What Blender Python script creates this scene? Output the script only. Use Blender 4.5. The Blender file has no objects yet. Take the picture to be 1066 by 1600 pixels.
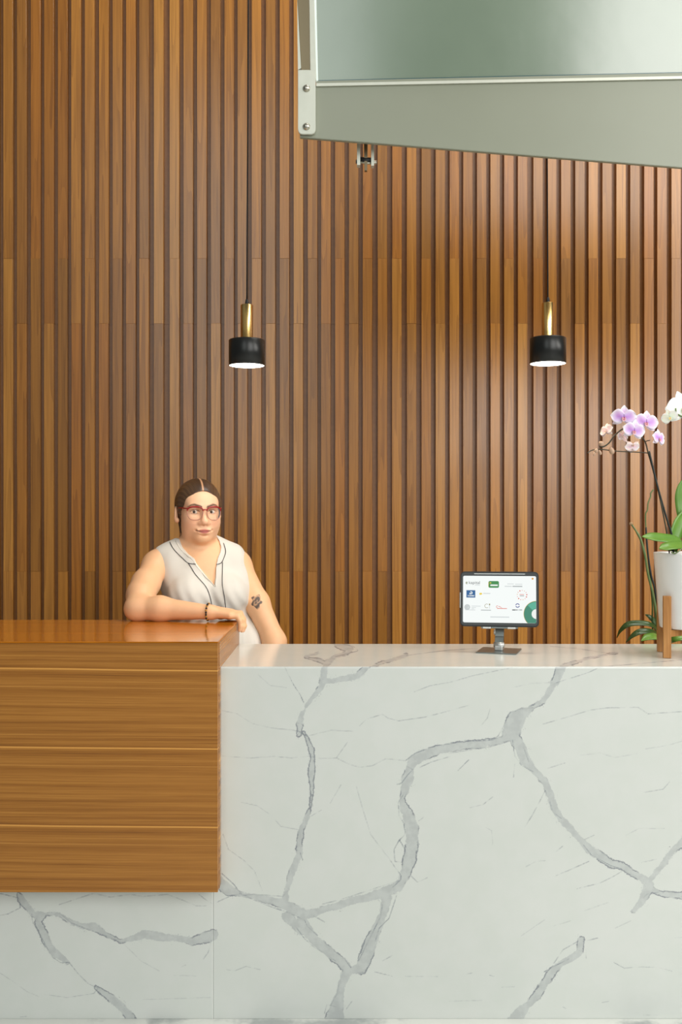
import bpy, bmesh, math, random
import numpy as np
from mathutils import Vector, Matrix
random.seed(7)
rng = np.random.default_rng(11)
SC = bpy.context.scene
COL = SC.collection

# ------------------------------------------------------------------ camera, world, lights, exposure
FPX, CX, CY, CAMZ = 1556.0, 538.0, 800.0, 1.512
cam_d = bpy.data.cameras.new('camera')
cam = bpy.data.objects.new('camera', cam_d); COL.objects.link(cam)
cam.location = (0, 0, CAMZ); cam.rotation_euler = (math.pi/2, 0, 0)
cam_d.sensor_fit = 'VERTICAL'; cam_d.sensor_height = 36.0; cam_d.sensor_width = 24.0
cam_d.lens = FPX*36.0/1600.0
cam_d.shift_x = -(CX-533.0)/1600.0
cam_d.clip_end = 60
SC.camera = cam
SC.view_settings.view_transform = 'Standard'
SC.view_settings.look = 'None'
SC.view_settings.gamma = 1.0
SC.view_settings.use_curve_mapping = False
SC.view_settings.exposure = 0.0

world = bpy.data.worlds.new('lobby_daylight'); SC.world = world
world.use_nodes = True
wn = world.node_tree.nodes['Background']
wn.inputs['Color'].default_value = (0.90, 0.97, 0.95, 1)
wn.inputs['Strength'].default_value = 0.12

def area(name, loc, target, sx, sy, power, col):
    l = bpy.data.lights.new(name, 'AREA'); l.shape = 'RECTANGLE'
    l.size = sx; l.size_y = sy; l.energy = power; l.color = col
    o = bpy.data.objects.new(name, l); COL.objects.link(o)
    o.location = loc
    o.rotation_euler = (Vector(target)-Vector(loc)).to_track_quat('-Z', 'Y').to_euler()
    return o
# tall street windows behind the photographer, the bigger one to the right
# two tall street windows behind the photographer with a pier between them, and a roof light over the desk
area('window_and_fill', (3.6, -3.0, 4.2), (3.1, 4.0, 3.0), 4.1, 4.8, 312, (1.0, 0.985, 0.95))
area('window_and_fill', (-1.5, -3.1, 4.3), (-1.2, 4.0, 2.6), 2.3, 4.9, 72, (0.95, 1.0, 0.98))
area('window_and_fill', (4.6, 1.2, 3.7), (1.4, 4.9, 2.6), 2.2, 2.8, 150, (1.0, 0.97, 0.92))  # side fill added to brighten the right of the wall, no window known
area('roof_light', (2.0, 2.9, 6.4), (1.2, 4.7, 1.5), 3.0, 1.6, 145, (1.0, 0.97, 0.92))

# ------------------------------------------------------------------ helpers
def lin(r, g, b, a=1.0):
    f = lambda c: (c/255.0)/12.92 if c/255.0 <= 0.04045 else ((c/255.0+0.055)/1.055)**2.4
    return (f(r), f(g), f(b), a)

def P(px, py, d):
    return Vector(((px-CX)*d/FPX, d, CAMZ-(py-CY)*d/FPX))

def mat(name, color=(0.5, 0.5, 0.5, 1), rough=0.5, metal=0.0, **kw):
    m = bpy.data.materials.new(name); m.use_nodes = True
    b = m.node_tree.nodes['Principled BSDF']
    b.inputs['Base Color'].default_value = color
    b.inputs['Roughness'].default_value = rough
    b.inputs['Metallic'].default_value = metal
    for k, v in kw.items():
        b.inputs[k.replace('_', ' ')].default_value = v
    return m

class NT:
    """tiny helper around a material's node tree"""
    def __init__(s, m):
        s.m = m; s.t = m.node_tree; s.b = s.t.nodes['Principled BSDF']
    def n(s, typ, **props):
        x = s.t.nodes.new(typ)
        for k, v in props.items():
            if k == 'inp':
                for kk, vv in v.items():
                    if hasattr(vv, 'is_output'): s.t.links.new(vv, x.inputs[kk])
                    else: x.inputs[kk].default_value = vv
            else: setattr(x, k, v)
        return x
    def math(s, op, a, b=None, c=None, clamp=False):
        x = s.t.nodes.new('ShaderNodeMath'); x.operation = op; x.use_clamp = clamp
        for i, v in enumerate((a, b, c)):
            if v is None: continue
            if hasattr(v, 'is_output'): s.t.links.new(v, x.inputs[i])
            else: x.inputs[i].default_value = v
        return x.outputs[0]
    def smooth(s, x, lo, hi):      # 0 at lo .. 1 at hi
        r = s.t.nodes.new('ShaderNodeMapRange'); r.interpolation_type = 'SMOOTHSTEP'
        s.t.links.new(x, r.inputs['Value'])
        r.inputs['From Min'].default_value = lo; r.inputs['From Max'].default_value = hi
        if lo > hi:
            r.inputs['From Min'].default_value = hi; r.inputs['From Max'].default_value = lo
            r.inputs['To Min'].default_value = 1; r.inputs['To Max'].default_value = 0
        return r.outputs['Result']
    def ramp(s, fac, stops):
        r = s.t.nodes.new('ShaderNodeValToRGB')
        e = r.color_ramp.elements
        while len(e) < len(stops): e.new(0.5)
        for el, (p, c) in zip(e, stops): el.position = p; el.color = c
        s.t.links.new(fac, r.inputs[0]); return r.outputs['Color']
    def mix(s, fac, a, b, mode='MIX'):
        x = s.t.nodes.new('ShaderNodeMix'); x.data_type = 'RGBA'; x.blend_type = mode
        for i, v in ((0, fac), (6, a), (7, b)):
            if hasattr(v, 'is_output'): s.t.links.new(v, x.inputs[i])
            else: x.inputs[i].default_value = v
        return x.outputs[2]
    def noise(s, vec, scale, detail=3, rough=0.55, dim='3D', w=None):
        x = s.t.nodes.new('ShaderNodeTexNoise'); x.noise_dimensions = dim
        x.inputs['Scale'].default_value = scale; x.inputs['Detail'].default_value = detail
        x.inputs['Roughness'].default_value = rough
        if vec is not None: s.t.links.new(vec, x.inputs['Vector'])
        if w is not None: s.t.links.new(w, x.inputs['W'])
        return x.outputs['Fac']
    def color(s, c): s.t.links.new(c, s.b.inputs['Base Color'])
    def bump(s, h, strength=0.2, dist=0.002):
        x = s.t.nodes.new('ShaderNodeBump'); x.inputs['Strength'].default_value = strength
        x.inputs['Distance'].default_value = dist
        s.t.links.new(h, x.inputs['Height']); s.t.links.new(x.outputs[0], s.b.inputs['Normal'])
    def coord(s, which='Object'):
        return s.t.nodes.new('ShaderNodeTexCoord').outputs[which]
    def sep(s, v):
        x = s.t.nodes.new('ShaderNodeSeparateXYZ'); s.t.links.new(v, x.inputs[0]); return x.outputs
    def comb(s, x, y, z):
        c = s.t.nodes.new('ShaderNodeCombineXYZ')
        for i, v in enumerate((x, y, z)):
            if hasattr(v, 'is_output'): s.t.links.new(v, c.inputs[i])
            else: c.inputs[i].default_value = v
        return c.outputs[0]

def link(name, data, parent=None, loc=None):
    o = bpy.data.objects.new(name, data); COL.objects.link(o)
    if loc is not None: o.location = loc
    if parent is not None: attach(o, parent)
    return o
def attach(o, parent):
    """parent and keep the world place (parents here are never scaled)"""
    bpy.context.view_layer.update()
    o.parent = parent; o.matrix_parent_inverse = Matrix.Identity(4)
    o.matrix_basis = parent_world(parent).inverted() @ basis(o)
def basis(o):
    return Matrix.LocRotScale(o.location, o.rotation_euler, o.scale)
def parent_world(o):
    m = basis(o)
    while o.parent is not None:
        o = o.parent; m = basis(o) @ m
    return m
def root(name, loc, label, cat, group=None, rot=(0, 0, 0)):
    o = bpy.data.objects.new(name, None); COL.objects.link(o)
    o.location = loc; o.rotation_euler = rot; o.empty_display_size = 0.05
    return tag(o, label, cat, group)
def tag(o, label, cat, group=None):
    o['label'] = label; o['category'] = cat
    if group: o['group'] = group
    return o

def bm_obj(name, bm, m=None, parent=None, smooth=False, loc=None):
    me = bpy.data.meshes.new(name); bm.to_mesh(me); bm.free()
    for x in (m if isinstance(m, (list, tuple)) else [m]):
        if x is not None: me.materials.append(x)
    if smooth: me.polygons.foreach_set('use_smooth', [True]*len(me.polygons))
    return link(name, me, parent, loc)
def py_obj(name, verts, faces, m=None, parent=None, smooth=True, cols=None, attr='col'):
    me = bpy.data.meshes.new(name)
    me.from_pydata([tuple(map(float, v)) for v in verts], [], [tuple(map(int, f)) for f in faces])
    me.update()
    for x in (m if isinstance(m, (list, tuple)) else [m]):
        if x is not None: me.materials.append(x)
    if smooth: me.polygons.foreach_set('use_smooth', [True]*len(me.polygons))
    if cols is not None:
        a = me.color_attributes.new(attr, 'FLOAT_COLOR', 'POINT')
        a.data.foreach_set('color', np.asarray(cols, dtype=np.float32).ravel())
    return link(name, me, parent)

def box_bm(x0, x1, y0, y1, z0, z1, bev=0.0, seg=2, bm=None):
    bm = bm or bmesh.new()
    r = bmesh.ops.create_cube(bm, size=1.0)
    vs = r['verts']
    for v in vs:
        v.co = ((x0+x1)/2+v.co.x*(x1-x0), (y0+y1)/2+v.co.y*(y1-y0), (z0+z1)/2+v.co.z*(z1-z0))
    if bev > 0:
        es = list({e for v in vs for e in v.link_edges})
        bmesh.ops.bevel(bm, geom=es, offset=bev, segments=seg, affect='EDGES', profile=0.5)
    return bm
def lathe_bm(profile, n=48, bm=None, center=(0, 0, 0), cap=True):
    """profile: (r, z) list"""
    bm = bm or bmesh.new()
    rings = []
    for r, z in profile:
        rings.append([bm.verts.new((center[0]+r*math.cos(2*math.pi*i/n), center[1]+r*math.sin(2*math.pi*i/n), center[2]+z)) for i in range(n)])
    for a, b in zip(rings[:-1], rings[1:]):
        for i in range(n):
            bm.faces.new((a[i], a[(i+1) % n], b[(i+1) % n], b[i]))
    if cap:
        bm.faces.new(list(reversed(rings[0]))); bm.faces.new(rings[-1])
    bmesh.ops.recalc_face_normals(bm, faces=bm.faces)
    return bm
def catmull(pts, n=6):
    pts = [np.array(p, float) for p in pts]
    if len(pts) < 3: return pts
    q = [2*pts[0]-pts[1]]+pts+[2*pts[-1]-pts[-2]]
    out = []
    for i in range(1, len(q)-2):
        p0, p1, p2, p3 = q[i-1:i+3]
        for k in range(n):
            t = k/n
            out.append(0.5*((2*p1)+(-p0+p2)*t+(2*p0-5*p1+4*p2-p3)*t*t+(-p0+3*p1-3*p2+p3)*t**3))
    out.append(pts[-1]); return out
def tube_bm(path, radii, n=8, bm=None, closed=False):
    bm = bm or bmesh.new()
    path = [Vector(p[:3]) for p in path]
    if not hasattr(radii, '__len__'): radii = [radii]*len(path)
    L = len(path); rings = []
    up = None
    for i, p in enumerate(path):
        if closed: t = path[(i+1) % L]-path[(i-1) % L]
        else: t = path[min(i+1, L-1)]-path[max(i-1, 0)]
        if t.length < 1e-9: t = Vector((0, 0, 1))
        t.normalize()
        if up is None: up = t.orthogonal().normalized()
        up = (up-t*up.dot(t)).normalized(); side = t.cross(up)
        rings.append([bm.verts.new(p+(up*math.cos(2*math.pi*k/n)+side*math.sin(2*math.pi*k/n))*radii[i]) for k in range(n)])
    for i in range(L if closed else L-1):
        a, b = rings[i], rings[(i+1) % L]
        for k in range(n): bm.faces.new((a[k], a[(k+1) % n], b[(k+1) % n], b[k]))
    if not closed:
        bm.faces.new(list(reversed(rings[0]))); bm.faces.new(rings[-1])
    bmesh.ops.recalc_face_normals(bm, faces=bm.faces)
    return bm
def prism_bm(poly, y0, y1, bm=None, bev=0.0):
    """polygon in x,z extruded along y"""
    bm = bm or bmesh.new()
    a = [bm.verts.new((x, y0, z)) for x, z in poly]; b = [bm.verts.new((x, y1, z)) for x, z in poly]
    bm.faces.new(a); bm.faces.new(list(reversed(b)))
    n = len(poly)
    for i in range(n): bm.faces.new((a[i], b[i], b[(i+1) % n], a[(i+1) % n]))
    bmesh.ops.recalc_face_normals(bm, faces=bm.faces)
    if bev: bmesh.ops.bevel(bm, geom=list(bm.edges), offset=bev, segments=2, affect='EDGES')
    return bm
def round_rect(w, h, r, n=6, cx=0, cz=0):
    out = []
    for sx, sz, a0 in ((1, 1, 0), (-1, 1, 90), (-1, -1, 180), (1, -1, 270)):
        for k in range(n+1):
            a = math.radians(a0+90*k/n)
            out.append((cx+sx*(w/2-r)+r*math.cos(a), cz+sz*(h/2-r)+r*math.sin(a)))
    return out

# ------------------------------------------------------------------ materials
def slat_wood(name):
    m = mat(name, rough=0.26, Specular_IOR_Level=0.85); t = NT(m)
    co = t.coord('Object'); x, y, z = t.sep(co)
    rnd = t.n('ShaderNodeObjectInfo').outputs['Random']
    w = t.math('MULTIPLY', rnd, 57.0)
    g1 = t.noise(t.comb(t.math('MULTIPLY', x, 60.0), t.math('MULTIPLY', y, 60.0), t.math('MULTIPLY', z, 1.6)), 1.0, 4, 0.6, '4D', w)
    g2 = t.noise(t.comb(t.math('MULTIPLY', x, 320.0), t.math('MULTIPLY', y, 320.0), t.math('MULTIPLY', z, 3.0)), 1.0, 2, 0.6, '4D', w)
    g3 = t.noise(t.comb(t.math('MULTIPLY', x, 22.0), t.math('MULTIPLY', y, 10.0), t.math('MULTIPLY', z, 0.8)), 1.0, 1, 0.5, '4D', w)
    rings = t.math('FRACT', t.math('MULTIPLY', g3, 7.0))
    base = t.ramp(rnd, [(0.0, lin(144, 95, 34)), (0.18, lin(170, 114, 47)), (0.36, lin(154, 98, 33)), (0.55, lin(180, 125, 54)), (0.72, lin(164, 103, 34)), (0.88, lin(146, 99, 44)), (1.0, lin(176, 116, 40))])
    f = t.math('ADD', t.math('MULTIPLY', g1, 0.55), t.math('ADD', t.math('MULTIPLY', g2, 0.25), t.math('MULTIPLY', rings, 0.14)))
    shade = t.ramp(f, [(0.30, (0.68, 0.62, 0.57, 1)), (0.5, (1.08, 1.08, 1.08, 1)), (0.72, (1.38, 1.40, 1.43, 1))])
    t.color(t.mix(1.0, base, shade, 'MULTIPLY'))
    t.bump(g2, 0.12, 0.0008)
    return m
def veneer(name, wide, length, rough=0.3, tint=(1, 1, 1, 1)):
    """veneer with the leaf repeating every 228 mm across `wide`; grain runs along `length`"""
    m = mat(name, rough=rough); t = NT(m)
    s = t.sep(t.coord('Object')); ix = {'x': 0, 'y': 1, 'z': 2}
    W, L = s[ix[wide]], s[ix[length]]
    wob = t.noise(t.comb(t.math('MULTIPLY', L, 1.1), t.math('MULTIPLY', W, 1.0), 0.0), 1.0, 2)
    wz = t.math('ADD', W, t.math('ADD', t.math('MULTIPLY', L, 0.012), t.math('MULTIPLY', wob, 0.010)))
    fr = t.math('FRACT', t.math('DIVIDE', t.math('SUBTRACT', wz, 1.049), 0.2283))
    lng = t.math('MULTIPLY', L, 0.55)
    g1 = t.noise(t.comb(lng, 0.0, t.math('MULTIPLY', fr, 13.0)), 1.0, 3, 0.6)
    g2 = t.noise(t.comb(t.math('MULTIPLY', L, 1.5), 3.0, t.math('MULTIPLY', fr, 62.0)), 1.0, 3, 0.65)
    g3 = t.noise(t.comb(t.math('MULTIPLY', L, 7.0), t.math('MULTIPLY', W, 420.0), 9.0), 1.0, 2, 0.6)
    f = t.math('ADD', t.math('MULTIPLY', g1, 0.50), t.math('ADD', t.math('MULTIPLY', g2, 0.36), t.math('MULTIPLY', g3, 0.16)))
    c = t.ramp(f, [(0.34, lin(112, 66, 20)), (0.46, lin(154, 99, 36)), (0.57, lin(176, 119, 50)), (0.70, lin(198, 141, 66))])
    a = t.smooth(t.math('ABSOLUTE', t.math('SUBTRACT', fr, 0.5)), 0.486, 0.497)
    b = t.smooth(t.math('ABSOLUTE', t.math('SUBTRACT', fr, 0.77)), 0.014, 0.004)
    ln = t.math('ADD', t.math('MULTIPLY', a, 0.95), t.math('MULTIPLY', b, 0.3), clamp=True)
    c = t.mix(ln, c, lin(222, 160, 80))
    t.color(t.mix(1.0, c, tint, 'MULTIPLY')); t.bump(g3, 0.06, 0.0005)
    return m
def marble(name, warm=False):
    """quartz slab: vein shapes come from the distance fields stored on the mesh"""
    m = mat(name, rough=0.16); t = NT(m)
    at = t.n('ShaderNodeAttribute', attribute_name='vein')
    s = t.n('ShaderNodeSeparateColor', inp={0: at.outputs['Color']}).outputs
    major, fine, strength = s[0], s[1], s[2]
    co = t.coord('Object')
    n1 = t.noise(co, 60, 4, 0.65); n2 = t.noise(co, 260, 3, 0.7); n3 = t.noise(co, 14, 3, 0.5); n4 = t.noise(co, 34, 2, 0.5)
    wob = t.math('ADD', t.math('MULTIPLY', t.math('SUBTRACT', n1, 0.5), 0.014), t.math('MULTIPLY', t.math('SUBTRACT', n2, 0.5), 0.006))
    d = t.math('ADD', major, wob)
    body = t.smooth(d, 0.0012, -0.0012)
    rim_sel = t.smooth(n3, 0.50, 0.60)
    rim = t.math('MULTIPLY', t.smooth(t.math('ABSOLUTE', t.math('ADD', d, -0.0005)), 0.0026, 0.0008), rim_sel)
    speck = t.math('MULTIPLY', t.math('MULTIPLY', t.smooth(t.math('ABSOLUTE', t.math('SUBTRACT', d, 0.003)), 0.012, 0.002), t.smooth(n2, 0.60, 0.66)), t.smooth(n4, 0.52, 0.62))
    fw = t.math('ADD', fine, t.math('MULTIPLY', t.math('ABSOLUTE', t.math('SUBTRACT', n1, 0.5)), 0.006))
    thin = t.math('MULTIPLY', t.smooth(fw, 0.0030, 0.0004), t.math('MULTIPLY', strength, t.smooth(n4, 0.30, 0.62)))
    base = t.mix(t.smooth(n3, 0.3, 0.7), lin(214, 219, 214), lin(217, 221, 217))
    grey = t.mix(t.smooth(n4, 0.35, 0.65), lin(188, 193, 192), lin(199, 204, 202))
    dark = lin(112, 118, 130)
    c = t.mix(body, base, grey)
    c = t.mix(t.math('MULTIPLY', rim, 0.75), c, dark)
    c = t.mix(t.math('MULTIPLY', speck, 0.7), c, dark)
    c = t.mix(thin, c, lin(132, 139, 148))
    t.color(c)
    return m
M = {}
M['slat'] = slat_wood('slat_wood')
M['backing'] = mat('wall_backing', lin(120, 76, 34), 0.36, Specular_IOR_Level=0.85)
nt = NT(M['backing']); nt.color(nt.mix(nt.noise(nt.coord(), 40, 3), lin(126, 82, 36), lin(158, 106, 50)))
M['veneer_front'] = veneer('veneer_front', 'z', 'x', 0.34)
M['veneer_top'] = veneer('veneer_top', 'y', 'x', 0.085, (1.38, 1.12, 0.36, 1))  # tint paints the top's saturated orange reflection into its colour
M['veneer_side'] = veneer('veneer_side', 'z', 'y', 0.25)
M['marble'] = marble('marble')
M['plinth'] = mat('counter_carcass', lin(170, 168, 160), 0.6)
M['beam'] = mat('beam_steel', lin(142, 146, 128), 0.30)
nt = NT(M['beam']); nt.color(nt.mix(nt.noise(nt.coord(), 3, 3), lin(138, 142, 124), lin(147, 151, 134)))
M['bracket'] = mat('bracket_steel', lin(205, 206, 192), 0.36, 0.35)
nt = NT(M['bracket']); nt.color(nt.mix(nt.noise(nt.coord(), 30, 3), lin(196, 198, 184), lin(210, 211, 198)))
M['post'] = mat('post_steel', lin(120, 108, 84), 0.3, 0.6)
M['bolt'] = mat('bolt_steel', lin(190, 186, 172), 0.25, 0.9)
M['black'] = mat('black_metal', lin(30, 31, 30), 0.32, 0.2)
M['rubber'] = mat('black_rubber', lin(18, 18, 18), 0.6)
M['brass'] = mat('brushed_brass', lin(214, 184, 120), 0.2, 1.0)
nt = NT(M['brass']); nt.t.links.new(nt.math('ADD', nt.math('MULTIPLY', nt.noise(nt.coord(), 90, 2), 0.1), 0.18), nt.b.inputs['Roughness'])
M['lamp'] = mat('lamp_diffuser', (1, 1, 1, 1), 0.5, Emission_Color=(1.0, 0.93, 0.80, 1), Emission_Strength=9.0)
M['ceramic'] = mat('white_ceramic', lin(243, 244, 242), 0.16)
M['stand_wood'] = mat('stand_wood', lin(178, 124, 66), 0.42)
nt = NT(M['stand_wood'])
_s = nt.sep(nt.coord())
nt.color(nt.ramp(nt.noise(nt.comb(nt.math('MULTIPLY', _s[0], 160.0), nt.math('MULTIPLY', _s[1], 160.0), nt.math('MULTIPLY', _s[2], 8.0)), 1.0, 3), [(0.3, lin(158, 104, 50)), (0.7, lin(196, 142, 82))]))
M['floor'] = mat('floor_tile', lin(214, 218, 212), 0.1)
nt = NT(M['floor'])
nt.color(nt.mix(nt.smooth(nt.noise(nt.coord(), 3.2, 5, 0.6), 0.50, 0.62), lin(222, 225, 219), lin(170, 176, 174)))
M['ceiling'] = mat('ceiling_paint', lin(225, 226, 220), 0.9)

# ------------------------------------------------------------------ the setting
DW = 4.90                      # distance of the slat faces
def slab(name, bounds, m, kind='structure'):
    o = bm_obj(name, box_bm(*bounds), m); o['kind'] = kind; return o
floor = slab('floor', (-5, 5, -4.5, 5.1, -0.12, 0), M['floor'])
bm = box_bm(-5, 5, DW+0.0285, DW+0.14, 0, 2.440); box_bm(-5, 5, DW+0.0285, DW+0.14, 2.4408, 6.6, bm=bm)
wall = bm_obj('wall_back', bm, M['backing']); wall['kind'] = 'structure'
wall_pieces = []
slat_px = [5.1,26.6,48.1,68.9,90.4,111.4,132.7,154.5,175.8,197.1,217.8,240.6,265.2,286.6,308.1,329.7,350.7,371.4,393.5,415.3,437.3,458.8,481.1,501.9,
           523.8,545.3,566.9,590.4,613,636,658.8,680.8,702.9,723.9,745.4,766.7,788,809.5,833.7,855.1,877.1,898.9,920,941.8,963.3,985.3,1007,1027.4,1049.7]
slat_px = [5.1-21.5*k for k in range(14, 0, -1)]+slat_px+[1049.7+21.6*k for k in range(1, 17)]
slat_w = 14.7*DW/FPX
J_HI, J_LO, J_BOT = CAMZ+(800-404)*DW/FPX, CAMZ+(800-505.5)*DW/FPX, CAMZ-(893-800)*DW/FPX
slat_cache = {}
def slat_piece(z0, z1):
    key = (round(z0, 3), round(z1, 3))
    if key not in slat_cache:
        me = bpy.data.meshes.new('slat')
        b = box_bm(0, slat_w, 0, 0.030, 0, z1-z0, 0.0006, 1); b.to_mesh(b_me := me); b.free()
        me.materials.append(M['slat']); slat_cache[key] = me
    return slat_cache[key]
for i, px in enumerate(slat_px):
    j = i-14
    hi = (j % 2 == 0)
    if j in (27, 28): hi = True
    cuts = [0.0]+([J_BOT, J_HI] if hi else [J_LO])+[6.6]
    if j in (1, 8, 9, 21): cuts = sorted(set(cuts+[J_BOT]))
    for a, b_ in zip(cuts[:-1], cuts[1:]):
        o = bpy.data.objects.new('slat', slat_piece(a+0.0001, b_-0.0001)); COL.objects.link(o)
        o.location = ((px-CX)*DW/FPX+random.uniform(-.0006, .0006), DW+random.uniform(-.0012, .0012), a+0.0006)
        o.parent = wall
ceil_ = slab('ceiling', (-5, 5, 1.2, 5.1, 6.6, 6.72), M['ceiling'])

# ------------------------------------------------------------------ the marble counter
D1, D2 = 2.97, 3.487           # front face and back edge of the counter
TOPZ = 1.05
K1 = D1/FPX
def tile(ox, oy, s, pts): return [(ox+p[0]*s, oy+p[1]*s, (p[2] if len(p) > 2 else 0)*s) for p in pts]
S_ = 364/1066; S5 = 340/1066
MAJ, FIN = [], []
def mj(tid, *pts): MAJ.append(tile(*TID[tid], pts))
def fn(tid, st, *pts): FIN.append((st, tile(*TID[tid], pts)))
TID = {1: (340, 1030, S_), 2: (702, 1030, S_), 3: (340, 1300, S_), 4: (702, 1300, S_), 5: (0, 1380, S5)}
mj(1,(490,20,13),(485,80,15),(478,125,13),(440,170,10),(410,205,9),(402,228,5),(385,255,11),(376,300,14),(374,345,9))
mj(1,(390,330,3),(410,365,7),(430,410,12),(435,450,8),(430,500,14),(430,560,10),(433,610,5),(425,680,4),(410,720,12),(385,780,12),(375,830,12),(375,890,15),(350,950,16),(330,1010,14),(315,1060,10),(310,1100,15))
mj(1,(485,100,12),(530,100,12),(580,88,14),(640,78,14),(672,48,13),(685,32,12))
mj(1,(1075,402,18),(1010,415,20),(950,435,24),(900,460,26),(880,500,16),(870,545,28),(860,590,20),(847,630,10),(845,660,16),(870,710,26),(890,770,28),(890,850,26),(878,920,30),(865,970,22),(850,1010,14),(830,1045,18),(770,1062,12))
mj(2,(515,20,26),(500,75,18),(470,130,14),(430,190,12),(385,222,8),(340,245,24),(305,280,42),(285,330,42),(300,362,24),(325,400,26),(345,460,26),(385,505,16),(435,555,14),(460,610,16),(480,680,18),(510,730,14),(550,770,16),(590,815,14),(640,870,20),(690,900,20),(740,935,18),(790,945,16),(840,980,14),(890,1005,16),(915,1030,24),(900,1070,20),(880,1110,16),(845,1150,10))
mj(2,(-10,405,20),(60,395,18),(150,388,18),(220,375,15),(280,358,12))
mj(2,(1090,815,14),(1020,880,14),(985,930,12),(945,980,12),(915,1020,12))
mj(3,(-40,180,14),(20,240,26),(50,265,24),(100,285,10),(160,295,12),(240,312,16),(300,328,22),(360,362,24),(400,380,22),(440,370,18),(500,350,14),(560,335,18),(620,312,18),(690,300,18),(750,280,24),(800,262,26),(840,230,16),(860,190,24))
mj(3,(380,385,18),(400,440,28),(450,500,22),(510,550,22),(560,590,22),(600,628,22),(585,660,20),(570,690,18),(560,740,18),(545,800,30),(535,860,46))
mj(3,(315,385,22),(390,450,24))
mj(3,(775,300,26),(760,370,18),(730,440,22),(700,510,28),(675,580,30),(655,625,26),(620,630,18))
mj(4,(930,265,12),(980,285,12),(1090,292,16))
mj(4,(603,492,14),(598,550,14),(570,570,16),(510,605,14),(470,640,18),(440,690,18),(400,750,18),(360,790,14),(320,830,28),(305,870,40))
mj(5,(90,55,9),(105,80,16),(130,112,16),(165,150,14),(205,160,20),(187,190,16),(210,240,20),(240,310,18),(280,350,20),(332,385,12))
mj(5,(470,512,6),(490,525,12),(540,560,18),(600,610,20),(640,660,20),(665,710,18))
mj(5,(200,150,7),(290,150,8),(330,180,11),(400,210,14),(460,215,20),(520,250,10),(590,285,7),(650,270,14),(710,250,22),(800,265,20),(870,270,15),(940,285,18),(1000,268,26),(1043,255,28))
fn(1,1,(305,30),(350,120),(380,165),(395,200))
fn(1,.45,(20,235),(90,250),(160,295),(250,315),(350,325))
fn(1,.5,(20,443),(150,452),(260,445),(340,452),(420,443),(470,455),(545,452),(600,480),(650,495),(710,487),(770,455),(860,465))
fn(1,.4,(545,450),(595,380)); fn(1,.4,(400,355),(520,325),(620,330))
fn(1,.6,(650,305),(680,275),(755,252),(780,270),(830,282),(950,265),(1066,235)); fn(1,.5,(900,150),(970,122),(1066,105),(1170,75),(1350,38))
fn(1,.4,(110,655),(180,670),(240,710),(290,765),(370,780)); fn(1,.9,(425,720),(475,690)); fn(1,.4,(515,660),(565,575))
fn(1,.5,(635,580),(660,670),(700,800),(760,880),(800,930)); fn(1,1,(790,920),(815,955),(840,990),(838,1010),(800,1045))
fn(1,.5,(25,800),(50,870),(120,920),(170,970),(205,1060)); fn(1,.3,(185,70),(240,120),(315,130))
fn(1,.7,(920,740),(970,705)); fn(1,.9,(885,990),(915,1020),(960,1000))
fn(1,1,(850,620),(828,655),(830,715),(853,750),(860,800),(830,830),(808,870),(812,925),(845,930),(858,870),(835,830))
fn(1,.9,(345,325),(372,330),(398,345)); fn(1,1,(372,780),(385,830)); fn(1,1,(378,885),(390,920)); fn(1,.8,(865,490),(895,505),(870,530),(840,570),(822,572))
fn(1,.8,(860,465),(905,430),(1000,395),(1066,387)); fn(1,.8,(925,495),(980,470),(1066,445))
fn(2,.4,(0,235),(95,210)); fn(2,.4,(150,300),(175,270),(187,228)); fn(2,.6,(480,112),(530,95),(640,60),(700,32))
fn(2,.3,(290,130),(380,110),(470,108)); fn(2,.6,(430,297),(540,265),(650,232),(730,222),(865,220),(910,250),(1066,240))
fn(2,.3,(600,440),(690,430),(760,450),(860,432)); fn(2,.7,(40,510),(90,460)); fn(2,.6,(95,680),(155,665),(200,630))
fn(2,.7,(440,600),(410,660),(380,715),(345,770)); fn(2,.7,(490,990),(550,965),(640,925)); fn(2,.6,(585,1050),(690,1025),(750,995),(800,965))
fn(2,.5,(890,610),(980,595),(1010,560)); fn(2,.3,(800,810),(870,775),(985,775)); fn(2,.6,(880,930),(950,915)); fn(2,.5,(295,540),(300,480))
fn(2,.5,(620,825),(665,805)); fn(2,.3,(150,760),(195,785),(200,850)); fn(2,.8,(0,388),(75,372),(120,375),(200,370),(225,350),(250,305))
fn(2,.9,(290,370),(300,440),(330,485),(385,515)); fn(2,.8,(300,238),(340,226),(385,222)); fn(2,.8,(460,650),(475,700),(515,730))
fn(2,.9,(615,850),(650,895),(740,945),(790,960)); fn(2,.5,(0,430),(100,415),(190,400),(280,375)); fn(2,.4,(900,410),(1000,395),(1066,375)); fn(2,.4,(450,500),(530,475))
fn(2,.6,(340,400),(365,470)); fn(2,.5,(490,880),(520,855)); fn(2,.4,(350,950),(400,925),(440,922))
fn(3,.8,(0,320),(65,290),(100,285)); fn(3,.4,(40,630),(80,635),(130,615),(195,630)); fn(3,.6,(720,640),(800,660)); fn(3,.5,(755,590),(800,565))
fn(3,.6,(590,810),(615,775)); fn(3,.9,(440,385),(470,400),(490,412)); fn(3,1,(20,190),(75,240),(105,282),(170,312),(260,348),(330,370),(400,405),(410,430),(460,475))
fn(3,.9,(355,430),(400,490),(440,525),(480,550),(540,590)); fn(3,1,(585,585),(612,622)); fn(3,1,(735,310),(755,335),(745,390),(690,500),(645,590))
fn(3,.8,(820,290),(800,350),(785,395),(740,440),(722,500)); fn(3,.8,(640,645),(680,640)); fn(3,.7,(110,290),(170,285),(300,295),(320,270))
fn(3,.6,(480,330),(560,310),(700,265),(760,245),(840,220)); fn(3,.4,(860,660),(1010,662)); fn(3,.6,(545,800),(500,790),(490,830)); fn(3,.5,(565,650),(548,740),(520,790))
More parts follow.
